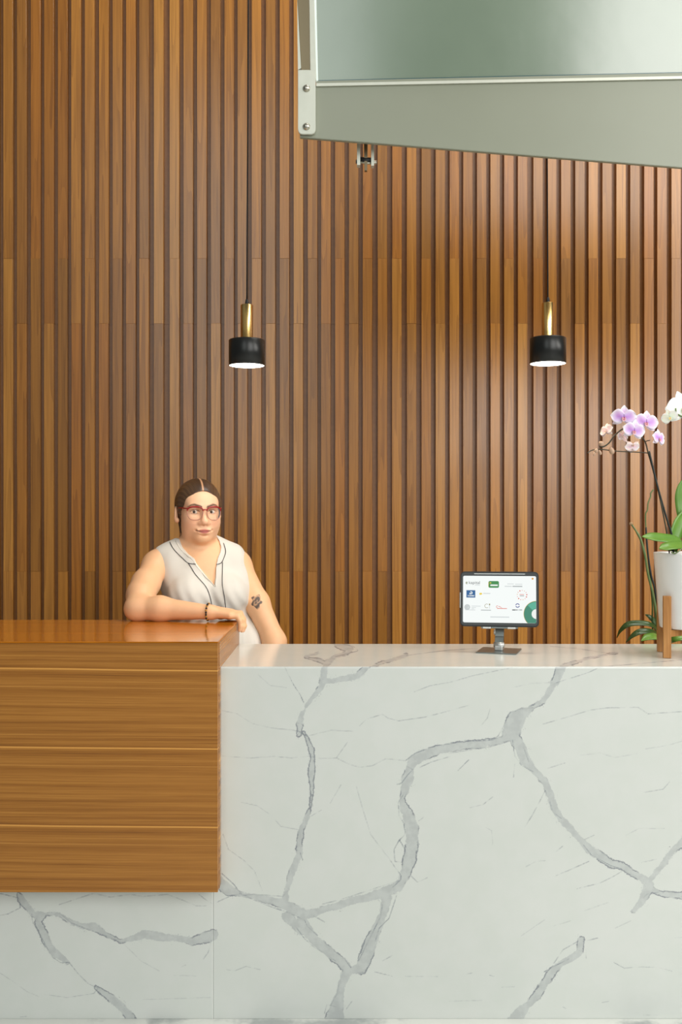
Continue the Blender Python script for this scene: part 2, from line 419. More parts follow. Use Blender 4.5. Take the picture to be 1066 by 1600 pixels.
fn(4,.6,(480,600),(520,540),(590,500)); fn(4,.7,(620,500),(680,485)); fn(4,.8,(755,597),(800,623)); fn(4,.5,(800,623),(880,617),(960,620),(1020,637)); fn(4,1,(435,640),(480,615),(550,580))
fn(4,.8,(890,300),(905,285),(960,275)); fn(4,.3,(480,430),(560,405)); fn(4,.3,(620,360),(730,322)); fn(4,.3,(760,440),(835,405)); fn(4,.3,(0,775),(150,770)); fn(4,.5,(80,650),(105,645)); fn(4,.6,(185,655),(205,660)); fn(4,.5,(625,540),(628,578))
fn(4,.4,(1030,485),(1066,483)); fn(4,.4,(700,780),(730,775)); fn(4,.4,(240,710),(300,708)); fn(4,.3,(330,475),(440,400)); fn(4,.4,(890,838),(960,838)); fn(4,.5,(520,800),(535,808))
fn(5,1,(0,50),(60,65),(95,75),(100,120),(40,150),(0,158)); fn(5,.6,(290,105),(380,75),(460,50),(540,68),(640,55),(700,65),(820,55),(900,85),(960,110),(1010,110))
fn(5,.8,(340,390),(380,440),(430,490),(480,515)); fn(5,.5,(600,290),(640,330),(690,380),(780,430)); fn(5,.4,(0,440),(70,485),(130,530),(190,555))
fn(5,.4,(220,545),(330,560),(460,540),(475,520)); fn(5,1,(240,335),(260,365),(300,390),(340,388)); fn(5,.8,(155,150),(160,190),(200,260),(245,345)); fn(5,.9,(290,145),(320,170),(350,195),(440,230),(500,250),(600,292))
fn(5,.5,(990,380),(1020,340),(1035,280)); fn(5,.6,(890,410),(910,400)); fn(5,.4,(830,450),(960,455)); fn(5,.3,(700,570),(1030,560)); fn(5,.8,(975,55),(1000,75),(1040,100)); fn(5,.4,(100,655),(130,652))
def seg_fields(px, py, majors, fines, kmaj):
    """nearest signed vein distance, nearest fine distance and its strength, all in photo px -> metres"""
    D = np.full(px.shape, 200.0); F = np.full(px.shape, 200.0); SS = np.zeros(px.shape)
    def seg(a, b, out_t=False):
        ax, ay = a[0], a[1]; dx, dy = b[0]-ax, b[1]-ay; l2 = dx*dx+dy*dy+1e-9
        t = np.clip(((px-ax)*dx+(py-ay)*dy)/l2, 0, 1)
        return np.hypot(px-ax-t*dx, py-ay-t*dy), t
    for line in majors:
        for a, b in zip(line[:-1], line[1:]):
            d, t = seg(a, b); np.minimum(D, d-(a[2]+(b[2]-a[2])*t), out=D)
    for st, line in fines:
        for a, b in zip(line[:-1], line[1:]):
            d, t = seg(a, b); c = d < F; F[c] = d[c]; SS[c] = st
    return D*kmaj, F*kmaj, SS
def grid_slab(name, us, vs, to3d, to_px, k, majors, fines, thick, parent, swap=False):
    U, V = np.meshgrid(us, vs); px, py = to_px(U, V)
    D, F, SS = seg_fields(px, py, majors, fines, k)
    nu, nv = len(us), len(vs)
    verts = to3d(U, V).reshape(-1, 3)
    idx = np.arange(nu*nv).reshape(nv, nu)
    q = np.stack([idx[:-1, :-1], idx[:-1, 1:], idx[1:, 1:], idx[1:, :-1]], -1).reshape(-1, 4)
    # a rim skirt + back gives the slab its thickness
    ring = np.concatenate([idx[0, :], idx[1:, -1], idx[-1, -2::-1], idx[-2:0:-1, 0]])
    back = verts[ring]+np.array(thick); nb = len(verts)
    verts = np.concatenate([verts, back]); n = len(ring)
    bi = nb+np.arange(n)
    sk = np.stack([ring, bi, np.roll(bi, -1), np.roll(ring, -1)], -1)
    col = np.stack([D.ravel(), F.ravel(), SS.ravel(), np.ones(D.size)], -1)
    col = np.concatenate([col, np.tile([[.2, .2, 0, 1]], (n, 1))])
    me = bpy.data.meshes.new(name)
    faces = np.concatenate([q, sk]); nf = len(faces)
    me.vertices.add(len(verts)); me.vertices.foreach_set('co', verts.astype(np.float32).ravel())
    loops = np.concatenate([faces.ravel(), bi[::-1]])
    me.loops.add(len(loops)); me.loops.foreach_set('vertex_index', loops.astype(np.int32))
    st = np.concatenate([np.arange(nf)*4, [nf*4]]); me.polygons.add(nf+1)
    me.polygons.foreach_set('loop_start', st.astype(np.int32))
    me.update(calc_edges=True); me.validate()
    a = me.color_attributes.new('vein', 'FLOAT_COLOR', 'POINT')
    a.data.foreach_set('color', col.astype(np.float32).ravel())
    me.materials.append(M['marble'])
    return link(name, me, parent)
counter = root('reception_counter', (0.3, 3.22, 0), 'white quartz reception counter with branching grey veins', 'counter')
SEAM = (333-CX)*K1
f3 = lambda U, V: np.stack([U, np.full_like(U, D1), V], -1)
fpx = lambda U, V: (CX+U/K1, CY+(CAMZ-V)/K1)
xs = np.concatenate([np.arange(SEAM, 1.03, 0.003), [1.15, 1.4, 1.9]])
zs = np.concatenate([[0.001], np.arange(0.004, TOPZ-0.002, 0.003), [TOPZ-0.0005]])
grid_slab('front_slab', xs, zs, f3, fpx, K1, MAJ, FIN, (0, 0.02, -0.0204), counter)
xs = np.concatenate([[-1.9, -1.4, -1.15], np.arange(-1.03, SEAM, 0.003), [SEAM]])
zs2 = np.concatenate([np.arange(0.001, 0.43, 0.003), [0.6, 0.8, TOPZ-0.0005]])
grid_slab('front_slab', xs, zs2, f3, fpx, K1, [l for l in MAJ[-3:]], FIN, (0, 0.02, -0.0204), counter)
# counter top
def t_px(U, V): return CX+U*FPX/V, CY+(CAMZ-TOPZ)*FPX/V
tm = [[(507,1044,3.5),(511,1036,4.5),(524,1026,3),(543,1020,2.5),(551,1014,2),(540,1010,7),(530,1005,8)], [(580,1044,2.5),(598,1035,2.5),(617,1030,2.5),(635,1024,3)],
      [(511,1038,2.5),(500,1032,3),(484,1029,1.5),(478,1026,2),(497,1021,1.5)], [(878,1042,3.5),(905,1033,2),(925,1027,1.5),(965,1020,1.5)]]
tf = [(.8, [(524,1026,0),(560,1017,0),(553,1010,0),(535,1006,0)]), (.6, [(635,1024,0),(700,1016,0),(760,1012,0)]), (.5, [(860,1010,0),(900,1013,0),(960,1022,0)]), (.7, [(940,1042,0),(1010,1036,0),(1066,1031,0)])]
xs = np.concatenate([[-1.9, -0.8], np.arange(-0.41, 1.2, 0.005), [1.4, 1.9]])
ys = np.concatenate([np.arange(D1, D2, 0.006), [D2]])
tf = [(s, l) for s, l in tf]
g = grid_slab('top_slab', xs, ys, lambda U, V: np.stack([U, V, np.full_like(U, TOPZ)], -1), t_px, K1*1.2, tm, tf, (0, 0.0204, -0.02), counter)
bm_obj('carcass', box_bm(-1.88, 1.88, D1+0.021, D2-0.004, 0.0, TOPZ-0.021), M['plinth'], counter)

# ------------------------------------------------------------------ the walnut desk wrapped over its left end
WF, WTOP, WBOT, WR = 2.903, 1.134, 0.4028, -0.3675
desk = root('walnut_transaction_desk', (-1.1, 3.2, 0), 'walnut veneer box standing over the left end of the white counter', 'desk')
bm_obj('top_panel', box_bm(-1.9, WR, WF+0.0006, D2+0.004, WTOP-0.004, WTOP, 0.0006, 1), M['veneer_top'], desk)
bm_obj('front_panel', box_bm(-1.9, WR-0.0015, WF+0.0012, WF+0.028, WBOT, WTOP-0.0045, 0.0006, 1), M['veneer_front'], desk)
bm_obj('side_panel', box_bm(WR-0.0275, WR, WF+0.0285, D2+0.004, TOPZ+0.0005, WTOP-0.0045, 0.0006, 1), M['veneer_side'], desk)
bm_obj('side_return', box_bm(WR-0.0275, WR, WF+0.0285, D1-0.0008, WBOT, TOPZ-0.0002, 0.0008, 1), M['veneer_side'], desk)

# ------------------------------------------------------------------ steel stair beam with its glass side, upper right
DL, DR = 2.90, 2.849
def bd(px): return DL+(DR-DL)*(px-CX+72)/(600.0)
def BP(px, py, off=0.0):
    d = DL+(DR-DL)*(px-466)/600.0; p = P(px, py, d); return Vector((p.x, p.y+off, p.z))
def plate(pts, t0, t1, bev=0.0, bm=None):
    """plate from photo outline in the beam's own (slightly turned) plane; t0..t1 thickness behind that plane"""
    bm = bm or bmesh.new()
    a = [bm.verts.new(BP(x, y, t0)) for x, y in pts]; b = [bm.verts.new(BP(x, y, t1)) for x, y in pts]
    bm.faces.new(a); bm.faces.new(list(reversed(b))); n = len(pts)
    for i in range(n): bm.faces.new((a[i], b[i], b[(i+1) % n], a[(i+1) % n]))
    bmesh.ops.recalc_face_normals(bm, faces=bm.faces)
    if bev: bmesh.ops.bevel(bm, geom=list(bm.edges), offset=bev, segments=2, affect='EDGES')
    return bm
beam = root('steel_stringer', BP(700, 180), 'pale grey tapered steel stringer crossing in front of the slats, bolted strap at its end', 'stringer')
bm_obj('beam_plate', plate([(469, 108), (469, 214.5), (1900, 328), (1900, 105), (494, 133)], 0.0, 0.014, 0.0012), M['beam'], beam)
bm_obj('top_flange', plate([(494.5, 131.5), (494.5, 136), (1900, 108), (1900, 103.5)], -0.006, 0.06), M['bracket'], beam)
arc = [(480+14*math.cos(a), 206+0) for a in (0,)]
st = [(466, 112), (487, 112), (493.5, 130), (493.5, 205), (491.8, 210), (487.5, 212), (472, 212), (468, 210), (466, 205)]
strap = bm_obj('strap_plate', plate(st, -0.012, -0.002, 0.0012), M['bracket'], beam)
for by in (141, 200.5):
    c = BP(479.3, by, -0.012)
    b = lathe_bm([(0.0108, 0), (0.0108, 0.001), (0.0092, 0.0022), (0.0088, 0.006), (0.006, 0.0085), (0.0, 0.0092)][:-1]+[(0.0008, 0.0092)], 20)
    bmesh.ops.transform(b, matrix=Matrix.Translation(c) @ Matrix.Rotation(math.pi/2, 4, 'X'), verts=b.verts)
    bm_obj('bolt', b, M['bolt'], strap, True)
up = bm_obj('upright_bar', plate([(464.5, -260), (479.5, -260), (484.5, 113), (471, 113), (464.6, 0)], -0.004, 0.03, 0.001), M['post'], beam)
bm_obj('upright_edge', plate([(463.2, -260), (464.3, -260), (464.8, 0), (470.8, 109), (466, 112), (465.2, 60)], -0.012, 0.012), M['bracket'], beam)
bm_obj('upright_flange', plate([(479.8, -260), (485.0, -260), (491.3, 0), (494, 118), (493, 131), (484.6, 106.5)], 0.004, 0.02, 0.0008), M['bracket'], beam)
fork = bm_obj('cable_fork', plate([(558.5, 205), (563.5, 205), (563.5, 248), (558.5, 248)], 0.052, 0.075), M['bracket'], beam)
bm_obj('fork_cheek', plate([(581, 205), (585.5, 205), (585.5, 249), (581, 249)], 0.052, 0.075), M['bracket'], fork)
bm_obj('fork_tongue', plate([(569.5, 205), (575.5, 205), (574.5, 256), (570.5, 256)], 0.056, 0.07), M['post'], fork)
c0, c1 = BP(556.5, 240.5, 0.064), BP(590, 242, 0.064)
bm_obj('fork_pin', tube_bm([c0, c1], 0.0062, 14), M['bolt'], fork, True)
c0, c1 = BP(563.6, 238, 0.063), BP(581, 239, 0.063)
bm_obj('fork_bush', tube_bm([c0, c1], 0.0085, 14), M['rubber'], fork, True)

m = mat('frosted_glass', lin(128, 142, 128), 0.22, Coat_Weight=1.0, Coat_Roughness=0.18, Coat_IOR=1.9); M['glass'] = m
t = NT(m)
t.color(t.mix(t.noise(t.coord(), 2.2, 3), lin(98, 116, 96), lin(128, 144, 124)))
t.bump(t.noise(t.coord(), 4, 4), 0.35, 0.01)
M['glass_edge'] = mat('polished_glass_edge', lin(226, 240, 234), 0.12)  # pale colour stands in for the brightness of the lit edge
M['glass_foot'] = mat('glass_bottom_edge', lin(48, 84, 92), 0.15)
gp = root('glass_balustrade', BP(700, 60), 'frosted greenish glass panel standing on the pale steel stringer', 'glass panel')
bm_obj('glass_pane', plate([(487, -330), (497.5, 124), (1900, 92), (1900, -330)], 0.012, 0.024, 0.0), M['glass'], gp)
bm_obj('glass_edge', plate([(481.5, -330), (494.2, 131), (497.4, 131), (487, -330)], 0.010, 0.026, 0.0006), M['glass_edge'], gp)
bm_obj('bottom_edge', plate([(497.5, 123.5), (497.5, 126), (1900, 95), (1900, 92)], 0.008, 0.026), M['glass_foot'], gp)
bm_obj('bottom_channel', plate([(495, 125.5), (495, 132), (1900, 103.5), (1900, 94.5)], 0.004, 0.03), M['beam'], gp)

# ------------------------------------------------------------------ two pendant lamps
def pendant(px, py_bot, d, label, cord_top_px):
    c = P(px, py_bot, d); s = d/FPX
    r = root('pendant_lamp', c, label, 'lamp', 'black and brass pendant lamps')
    R = 28.2*s; h = 40.5*s
    prof = [(R-0.0016, 0.0), (R, 0.0006), (R, h-0.003), (R-0.003, h), (0.0235, h+0.0006), (0.0235, h-0.002), (R-0.005, h-0.004), (R-0.0022, h-0.008), (R-0.0022, 0.001)]
    b = lathe_bm(prof, 64, cap=False)
    bm = b; bmesh.ops.translate(bm, vec=c, verts=bm.verts); bm_obj('lamp_shade', bm, M['black'], r, True)
    b = lathe_bm([(R-0.0023, 0.0006), (R-0.0023, 0.006)], 48); bmesh.ops.translate(b, vec=c, verts=b.verts)
    bm_obj('diffuser', b, M['lamp'], r)
    rb = 9.6*s; z0, z1 = h+0.0006, h+54.5*s
    b = lathe_bm([(12*s, z0), (12*s, z0+0.002), (rb, z0+0.0028), (rb, z1-0.001), (rb-0.001, z1), (0.002, z1)], 40)
    bmesh.ops.translate(b, vec=c, verts=b.verts); bm_obj('brass_neck', b, M['brass'], r, True)
    b = lathe_bm([(3.3*s, z1), (3.0*s, z1+3*s), (2.0*s, z1+8.5*s), (1.0*s, z1+9*s)], 16)
    bmesh.ops.translate(b, vec=c, verts=b.verts); bm_obj('cord_grip', b, M['rubber'], r, True)
    zt = 6.592-c.z; x1 = (cord_top_px-px)*s
    slope = x1/(c.z+z1-P(px, 0, d).z) if c.z+z1 != 0 else 0
    n = 8; path = []
    for k in range(n+1):
        zz = z1+9*s+(zt-z1-9*s)*k/n
        path.append(c+Vector((x1*min(1, (zz-z1)/(P(px, 0, d).z-c.z-z1)) , 0, zz)))
    bm_obj('cord', tube_bm(path, 0.0024, 8), M['rubber'], r, True)
    b = lathe_bm([(0.05, zt), (0.05, zt-0.022), (0.004, zt-0.026)], 32); bmesh.ops.translate(b, vec=c+Vector((x1, 0, 0)), verts=b.verts)
    b_ = bm_obj('ceiling_rose', b, M['black'], r, True)
    L = bpy.data.lights.new('bulb', 'AREA'); L.shape = 'DISK'; L.size = R*1.6; L.energy = 1.6; L.color = (1.0, 0.82, 0.58)
    lo = bpy.data.objects.new('bulb', L); COL.objects.link(lo); lo.location = c+Vector((0, 0, -0.001)); attach(lo, r)
    return r
pendant(385.8, 571.5, 3.28, 'black drum pendant lamp with brass neck, hanging above the woman', 388.5)
pendant(856.4, 568.5, 3.28, 'black drum pendant lamp with brass neck, hanging above the tablet', 853.6)

# ------------------------------------------------------------------ tablet on its stand
YAW = math.radians(-11)
M['alu'] = mat('grey_aluminium', lin(138, 144, 142), 0.3, 0.85)
M['alu_light'] = mat('light_aluminium', lin(204, 206, 204), 0.28, 0.6)
M['case'] = mat('tablet_case', lin(34, 36, 36), 0.38)
M['bezel'] = mat('tablet_bezel', lin(24, 27, 28), 0.12)
base_c = P(780, 1017, 3.30); base_c.z = TOPZ
stand = root('tablet_stand', base_c, 'grey metal tablet stand with a flat square foot on the quartz counter', 'stand', rot=(0, 0, math.radians(-18)))
def sp(o): return attach_local(o, stand)
def attach_local(o, parent):
    o.parent = parent; return o
b = prism_bm([(-0.066, 0), (0.066, 0), (0.066, 0.004), (-0.066, 0.004)], -0.066, 0.066, bev=0.0012)
attach_local(bm_obj('base_plate', b, M['alu']), stand)
attach_local(bm_obj('hinge_block', box_bm(-0.0135, 0.0135, -0.014, 0.016, 0.004, 0.020, 0.003), M['alu_light'], smooth=False), stand)
b = tube_bm([(-0.017, 0.0, 0.022), (0.017, 0.0, 0.022)], 0.0085, 18)
attach_local(bm_obj('hinge_barrel', b, M['alu_light'], smooth=True), stand)
bm = bmesh.new()
arm = [(0.0, 0.024), (0.012, 0.05), (0.022, 0.09), (0.02, 0.14)]
ring = []
for y, z in arm:
    ring.append([bm.verts.new((sx*0.0142, y+dy, z)) for sx, dy in ((-1, -0.004), (1, -0.004), (1, 0.004), (-1, 0.004))])
for a, c in zip(ring[:-1], ring[1:]):
    for k in range(4): bm.faces.new((a[k], a[(k+1) % 4], c[(k+1) % 4], c[k]))
bm.faces.new(list(reversed(ring[0]))); bm.faces.new(ring[-1]); bmesh.ops.recalc_face_normals(bm, faces=bm.faces)
attach_local(bm_obj('arm', bm, M['alu']), stand)
b = tube_bm([(-0.019, 0.016, 0.062), (-0.0143, 0.016, 0.062)], 0.009, 16)
attach_local(bm_obj('side_knob', b, M['alu_light'], smooth=True), stand)
# tablet frame: local x right, y back, z up; tilted back
TC = P(780.3, 936, 3.27)
tilt = math.radians(-9)
tab = root('tablet', TC, 'tablet in a dark case showing rows of sponsor logos on a white screen', 'tablet', rot=(0, 0, 0))
tab.rotation_euler = (Matrix.Rotation(YAW, 3, 'Z') @ Matrix.Rotation(tilt, 3, 'X') @ Matrix.Rotation(math.radians(-0.35), 3, 'Y')).to_euler()
TW, TH = 0.2555, 0.181
attach_local(bm_obj('case', prism_bm(round_rect(TW, TH, 0.014, 8), 0.0, 0.011, bev=0.0015), M['case']), tab)
attach_local(bm_obj('bezel', prism_bm(round_rect(TW-0.008, TH-0.008, 0.011, 8), -0.0008, 0.001), M['bezel']), tab)
M['screen'] = mat('lit_screen', lin(20, 20, 20), 0.15, Emission_Color=lin(240, 244, 242), Emission_Strength=0.98)
SW, SH = 0.2375, 0.1535
scr = attach_local(bm_obj('screen', prism_bm(round_rect(SW, SH, 0.005, 5, 0.0005, -0.001), -0.0014, -0.0004), M['screen']), tab)
# support plate + clips belong to the stand
Mt = Matrix.LocRotScale(TC, tab.rotation_euler, None)
def on_tab(bm, name, m):
    bmesh.ops.transform(bm, matrix=Matrix.LocRotScale(base_c, stand.rotation_euler, None).inverted() @ Mt, verts=bm.verts)
    return attach_local(bm_obj(name, bm, m), stand)
on_tab(box_bm(-0.06, 0.06, 0.0115, 0.0145, -0.096, 0.05, 0.001, 1), 'back_plate', M['alu'])
for cx in (-0.0405, 0.0395):
    on_tab(box_bm(cx-0.013, cx+0.013, -0.010, 0.0145, -0.0975, -0.0915, 0.0015), 'clip', M['alu_light'])
attach_local(bm_obj('top_strip', box_bm(-0.082, 0.084, -0.0016, 0.001, 0.0815, 0.0835), M['alu_light']), tab)
attach_local(bm_obj('side_strip', box_bm(-0.1284, -0.1266, -0.001, 0.008, -0.03, 0.02), M['alu_light']), tab)
# screen artwork, flat print: screen px origin (photo px) -> tablet local
def uiM(name, c): return mat(name, (0, 0, 0, 1), 0.4, Emission_Color=lin(*c), Emission_Strength=0.95)
SX = TW/120.6; SZ = TH/86.0
def uv(px, py): return ((px-780.6)*SX, (936-(py-(px-780.6)*0.012))*SZ)
UI = {k: uiM('screen_'+k, v) for k, v in dict(green=(62, 140, 76), white=(240, 244, 240), blue=(38, 96, 152), teal=(64, 136, 112), teal_light=(88, 176, 150), yellow=(236, 206, 70), orange=(226, 160, 60), red=(226, 108, 92), pink=(238, 172, 166), grey=(176, 182, 182), pale=(214, 220, 220), dark=(104, 108, 108), navy=(70, 78, 150), rim=(214, 178, 80), khaki=(150, 142, 96)).items()}
def ui(name, poly, c, lift=0.0003):
    bm = bmesh.new(); y = -0.0014-lift
    a = [bm.verts.new((x, y, z)) for x, z in poly]; f = bm.faces.new(a)
    f.normal_update()
    if f.normal.y > 0: bmesh.ops.reverse_faces(bm, faces=bm.faces)
    return attach_local(bm_obj(name, bm, UI[c]), scr)
def ui_text(txt, px, py, h, c, name='screen_text', w=None, bold=0.0, lift=0.0004):
    cu = bpy.data.curves.new(name, 'FONT'); cu.body = txt; cu.size = h*SZ*1.4; cu.offset = bold; cu.align_x = 'LEFT'
    o = bpy.data.objects.new(name, cu); COL.objects.link(o)
    bpy.context.view_layer.update()
    me = bpy.data.meshes.new_from_object(o.evaluated_get(bpy.context.evaluated_depsgraph_get()))
    bpy.data.objects.remove(o)
    n = len(me.vertices); a = np.empty(n*3, np.float32); me.vertices.foreach_get('co', a); a = a.reshape(-1, 3)
    sx = 1.0 if w is None else (w*SX)/(a[:, 0].max()-a[:, 0].min())
    u, v = uv(px, py)
    out = np.stack([u+(a[:, 0]-a[:, 0].min())*sx, np.full(n, -0.0014-lift), v+a[:, 1]], -1)
    me.vertices.foreach_set('co', out.astype(np.float32).ravel()); me.materials.clear(); me.materials.append(UI[c]); me.update()
    return attach_local(link(name, me), scr)
def ui_rect(x0, y0, x1, y1, c, name='screen_shape', r=0.0, lift=0.0003):
    (u0, v0), (u1, v1) = uv(x0, y1), uv(x1, y0)
    if r: return ui(name, round_rect(u1-u0, v1-v0, r*SX, 5, (u0+u1)/2, (v0+v1)/2), c, lift)
    return ui(name, [(u0, v0), (u1, v0), (u1, v1), (u0, v1)], c, lift)
def ui_arc(px, py, r0, r1, a0, a1, c, name='screen_shape', clip=None, lift=0.0003, n=24):
    u, v = uv(px, py); pts = []
    A = [math.radians(a0+(a1-a0)*k/n) for k in range(n+1)]
    o = [(u+r1*SX*math.cos(a), v+r1*SX*math.sin(a)) for a in A]; i = [(u+r0*SX*math.cos(a), v+r0*SX*math.sin(a)) for a in reversed(A)]
    return ui(name, o+i if r0 > 0 else o+([] if a1-a0 >= 360 else [(u, v)]), c, lift)
def ui_dot(px, py, r, c, name='screen_dot', lift=0.0003): return ui_arc(px, py, 0, r, 0, 359.9, c, name, lift=lift, n=12)
ui_arc(730.6, 910.6, 0.9, 1.9, 50, 310, 'khaki', 'logo_mark'); ui_dot(730.9, 910.6, 0.7, 'teal', 'logo_mark')
ui_text('kapital', 733.6, 912.2, 4.6, 'dark', 'logo_text', 17.3, 0.00006)
ui_rect(743, 913.6, 751, 914.6, 'pale', 'logo_subline')
ui_rect(764.2, 908, 780.2, 918.4, 'green', 'logo_card', 2.0)
ui_rect(763.9, 909.5, 764.8, 917, 'rim', 'logo_card_edge')
ui_rect(767, 913.4, 778.4, 915.6, 'white', 'logo_card_text', 0.5, 0.0006); ui_rect(766, 910, 768.3, 911.6, 'yellow', 'logo_card_mark', 0.5, 0.0006)
for a, b_, c_, d_, k in ((793, 912, 803, 913, 'pale'), (805, 912.6, 816, 913.6, 'pale'), (789, 915.6, 800, 917, 'pale'), (801, 915.7, 816, 917.2, 'grey')):
    ui_rect(a, b_, c_, d_, k, 'logo_text_line')
ui_rect(730, 922.2, 743.8, 933.6, 'blue', 'logo_square')
ui_arc(737.4, 926.2, 0.8, 2.2, -150, 140, 'white', 'logo_square_mark', lift=0.0006); ui_arc(736, 927.3, 0, 1.3, 90, 300, 'white', 'logo_square_mark', lift=0.0006)
ui_text('VEMMI', 731.6, 932, 2.5, 'white', 'logo_square_text', 10.6, 0.00003, 0.0007)
ui_arc(751.6, 927.9, 0, 1.6, 0, 359.9, 'yellow', 'logo_drop'); ui_dot(753, 927.7, 1.4, 'yellow', 'logo_drop', 0.0005)
ui_rect(756, 926.6, 767, 928, 'pale', 'logo_text_line')
for k in range(13):
    a = 2*math.pi*k/13+0.4
    ui_dot(815.4+7.3*math.cos(a), 930+7.3*math.sin(a), (1.0, 0.7, 0.6, 0.8)[k % 4], ('red', 'pink', 'orange', 'pink')[k % 4], 'wreath_petal')
ui_rect(811.5, 928.6, 818.5, 929.7, 'pink', 'logo_text_line'); ui_rect(812, 930.6, 818.5, 931.8, 'grey', 'logo_text_line')
ui_dot(831.6, 904.6, 1.6, 'orange', 'corner_mark')
ui_dot(731.4, 948.6, 4.6, 'pale', 'logo_seal'); ui_arc(731.4, 948.6, 3.3, 4.0, 0, 359, 'grey', 'logo_seal', lift=0.0005); ui_arc(731.4, 948.6, 1.2, 2.0, 30, 300, 'grey', 'logo_seal', lift=0.0005)
for a, b_, c_ in ((738, 946.6, 752), (738, 949, 745), (738, 950.6, 742), (728, 952.5, 744)): ui_rect(a, b_, c_, b_+0.9, 'pale', 'logo_text_line')
ui_arc(761.4, 946.8, 2.7, 3.3, 50, 310, 'khaki', 'logo_ring'); ui_rect(764.9, 943.3, 766.7, 945.6, 'khaki', 'logo_bottle'); ui_rect(765.3, 945.6, 766.2, 951, 'pale', 'logo_bottle'); ui_rect(752.5, 952.8, 768, 953.8, 'grey', 'logo_text_line')
ui_arc(777.8, 948.2, 1.2, 1.9, 60, 290, 'red', 'logo_swoosh'); ui_rect(777.6, 950.4, 792.5, 951.2, 'red', 'logo_swoosh')
(u0, v0), (u1, v1), (u2, v2), (u3, v3) = uv(778.5, 947.0), uv(781, 947.2), uv(785.5, 950), uv(783.4, 949.4); ui('logo_swoosh', [(u0, v0), (u1, v1), (u2, v2), (u3, v3)], 'red')
ui_arc(808.6, 946.2, 2.1, 3.3, 20, 170, 'navy', 'logo_arrows'); ui_arc(808.6, 946.2, 2.1, 3.3, 200, 350, 'navy', 'logo_arrows')
for a, c_ in ((800.4, 805.5), (806, 807.5), (808, 810), (811, 815.6)): ui_rect(a, 952.2, c_, 953.8, 'dark' if a < 807 else 'grey', 'logo_text_line')
ui_rect(767, 963.4, 796, 964.7, 'pale', 'footer_line')
# green ring cut by the screen's lower right corner
u, v = uv(837.2, 959.3); pts = []
xr, zb = 0.0005+SW/2-0.0003, -0.001-SH/2+0.0003
def clip_poly(poly, f):
    out = []
    for p, q in zip(poly, poly[1:]+poly[:1]):
        a, b_ = f(p), f(q)
        if a >= 0: out.append(p)
        if (a >= 0) != (b_ >= 0):
            t_ = a/(a-b_); out.append((p[0]+(q[0]-p[0])*t_, p[1]+(q[1]-p[1])*t_))
    return out
def disc(r): return [(u+r*SX*math.cos(2*math.pi*k/72), v+r*SX*1.03*math.sin(2*math.pi*k/72)) for k in range(72)]
for r_, c_, l_ in ((19.5, 'rim', 0.0003), (19.0, 'teal', 0.0005), (7.4, 'white', 0.0009)):
    p_ = clip_poly(clip_poly(disc(r_), lambda q: xr-q[0]), lambda q: q[1]-zb); ui('corner_ring', p_, c_, l_)
p_ = [(u+r*SX*math.cos(math.radians(a)), v+r*SX*math.sin(math.radians(a))) for r, a in [(18.6, 80+5*k) for k in range(12)]+[(8.5, 135-5*k) for k in range(12)]]
p_ = clip_poly(p_, lambda q: xr-q[0]); ui('corner_ring', p_, 'teal_light', 0.0007)

# ------------------------------------------------------------------ white pot on its wooden stand
PC = Vector((1.108, 3.209, 0))
pst = root('plant_stand', (PC.x, PC.y, TOPZ), 'four-legged light wooden plant stand holding the white pot on the counter', 'plant stand')
LEGZ = CAMZ-(931-CY)*3.152/FPX
STM = Matrix.Translation(PC) @ Matrix.Rotation(math.radians(-10.5), 4, 'Z')
for sx, sy in ((-1, -1), (-1, 1), (1, -1), (1, 1)):
    bm = box_bm(sx*0.0745-0.0122, sx*0.0745+0.0122, sy*0.0735-0.0105, sy*0.0735+0.0105, TOPZ+0.0004, LEGZ, 0.002, 2)
    bmesh.ops.transform(bm, matrix=STM, verts=bm.verts); bm_obj('leg', bm, M['stand_wood'], pst)
RZ = 1.139
bm = box_bm(-0.0745, 0.0745, -0.009, 0.009, RZ-0.022, RZ-0.001, 0.001, 1); bmesh.ops.transform(bm, matrix=STM @ Matrix.Rotation(math.radians(44.6), 4, 'Z') @ Matrix.Diagonal((1.3, 1, 1, 1)), verts=bm.verts); bm_obj('rail', bm, M['stand_wood'], pst)
bm = box_bm(-0.0745, 0.0745, -0.009, 0.009, RZ-0.0225, RZ-0.0015, 0.001, 1); bmesh.ops.transform(bm, matrix=STM @ Matrix.Rotation(math.radians(-44.6), 4, 'Z') @ Matrix.Diagonal((1.3, 1, 1, 1)), verts=bm.verts); bm_obj('rail', bm, M['stand_wood'], pst)
pot = root('flower_pot', (PC.x, PC.y, RZ), 'white glazed flower pot standing in the wooden plant stand', 'pot')
PTOP = CAMZ-(863-CY)*3.222/FPX
prof = [(0.045, RZ), (0.062, RZ+0.001), (0.0665, RZ+0.006), (0.0965, PTOP-0.004), (0.0968, PTOP-0.001), (0.0955, PTOP), (0.0935, PTOP-0.001), (0.0925, PTOP-0.006), (0.088, PTOP-0.04), (0.001, PTOP-0.042)]
prof = [(0.045, RZ), (0.084, RZ+0.001), (0.0875, RZ+0.004), (0.089, RZ+0.014), (0.1065, PTOP-0.004), (0.107, PTOP-0.001), (0.1055, PTOP), (0.1035, PTOP-0.001), (0.1025, PTOP-0.006), (0.098, PTOP-0.03), (0.001, PTOP-0.03)]
bm_obj('pot_body', lathe_bm(prof, 64, center=(PC.x, PC.y, 0)), M['ceramic'], pot, True)
M['bark'] = mat('orchid_bark', lin(84, 62, 44), 0.9); t = NT(M['bark'])
t.color(t.mix(t.noise(t.coord(), 90, 3), lin(58, 40, 28), lin(122, 94, 68))); t.bump(t.noise(t.coord(), 70, 3), 1.0, 0.01)
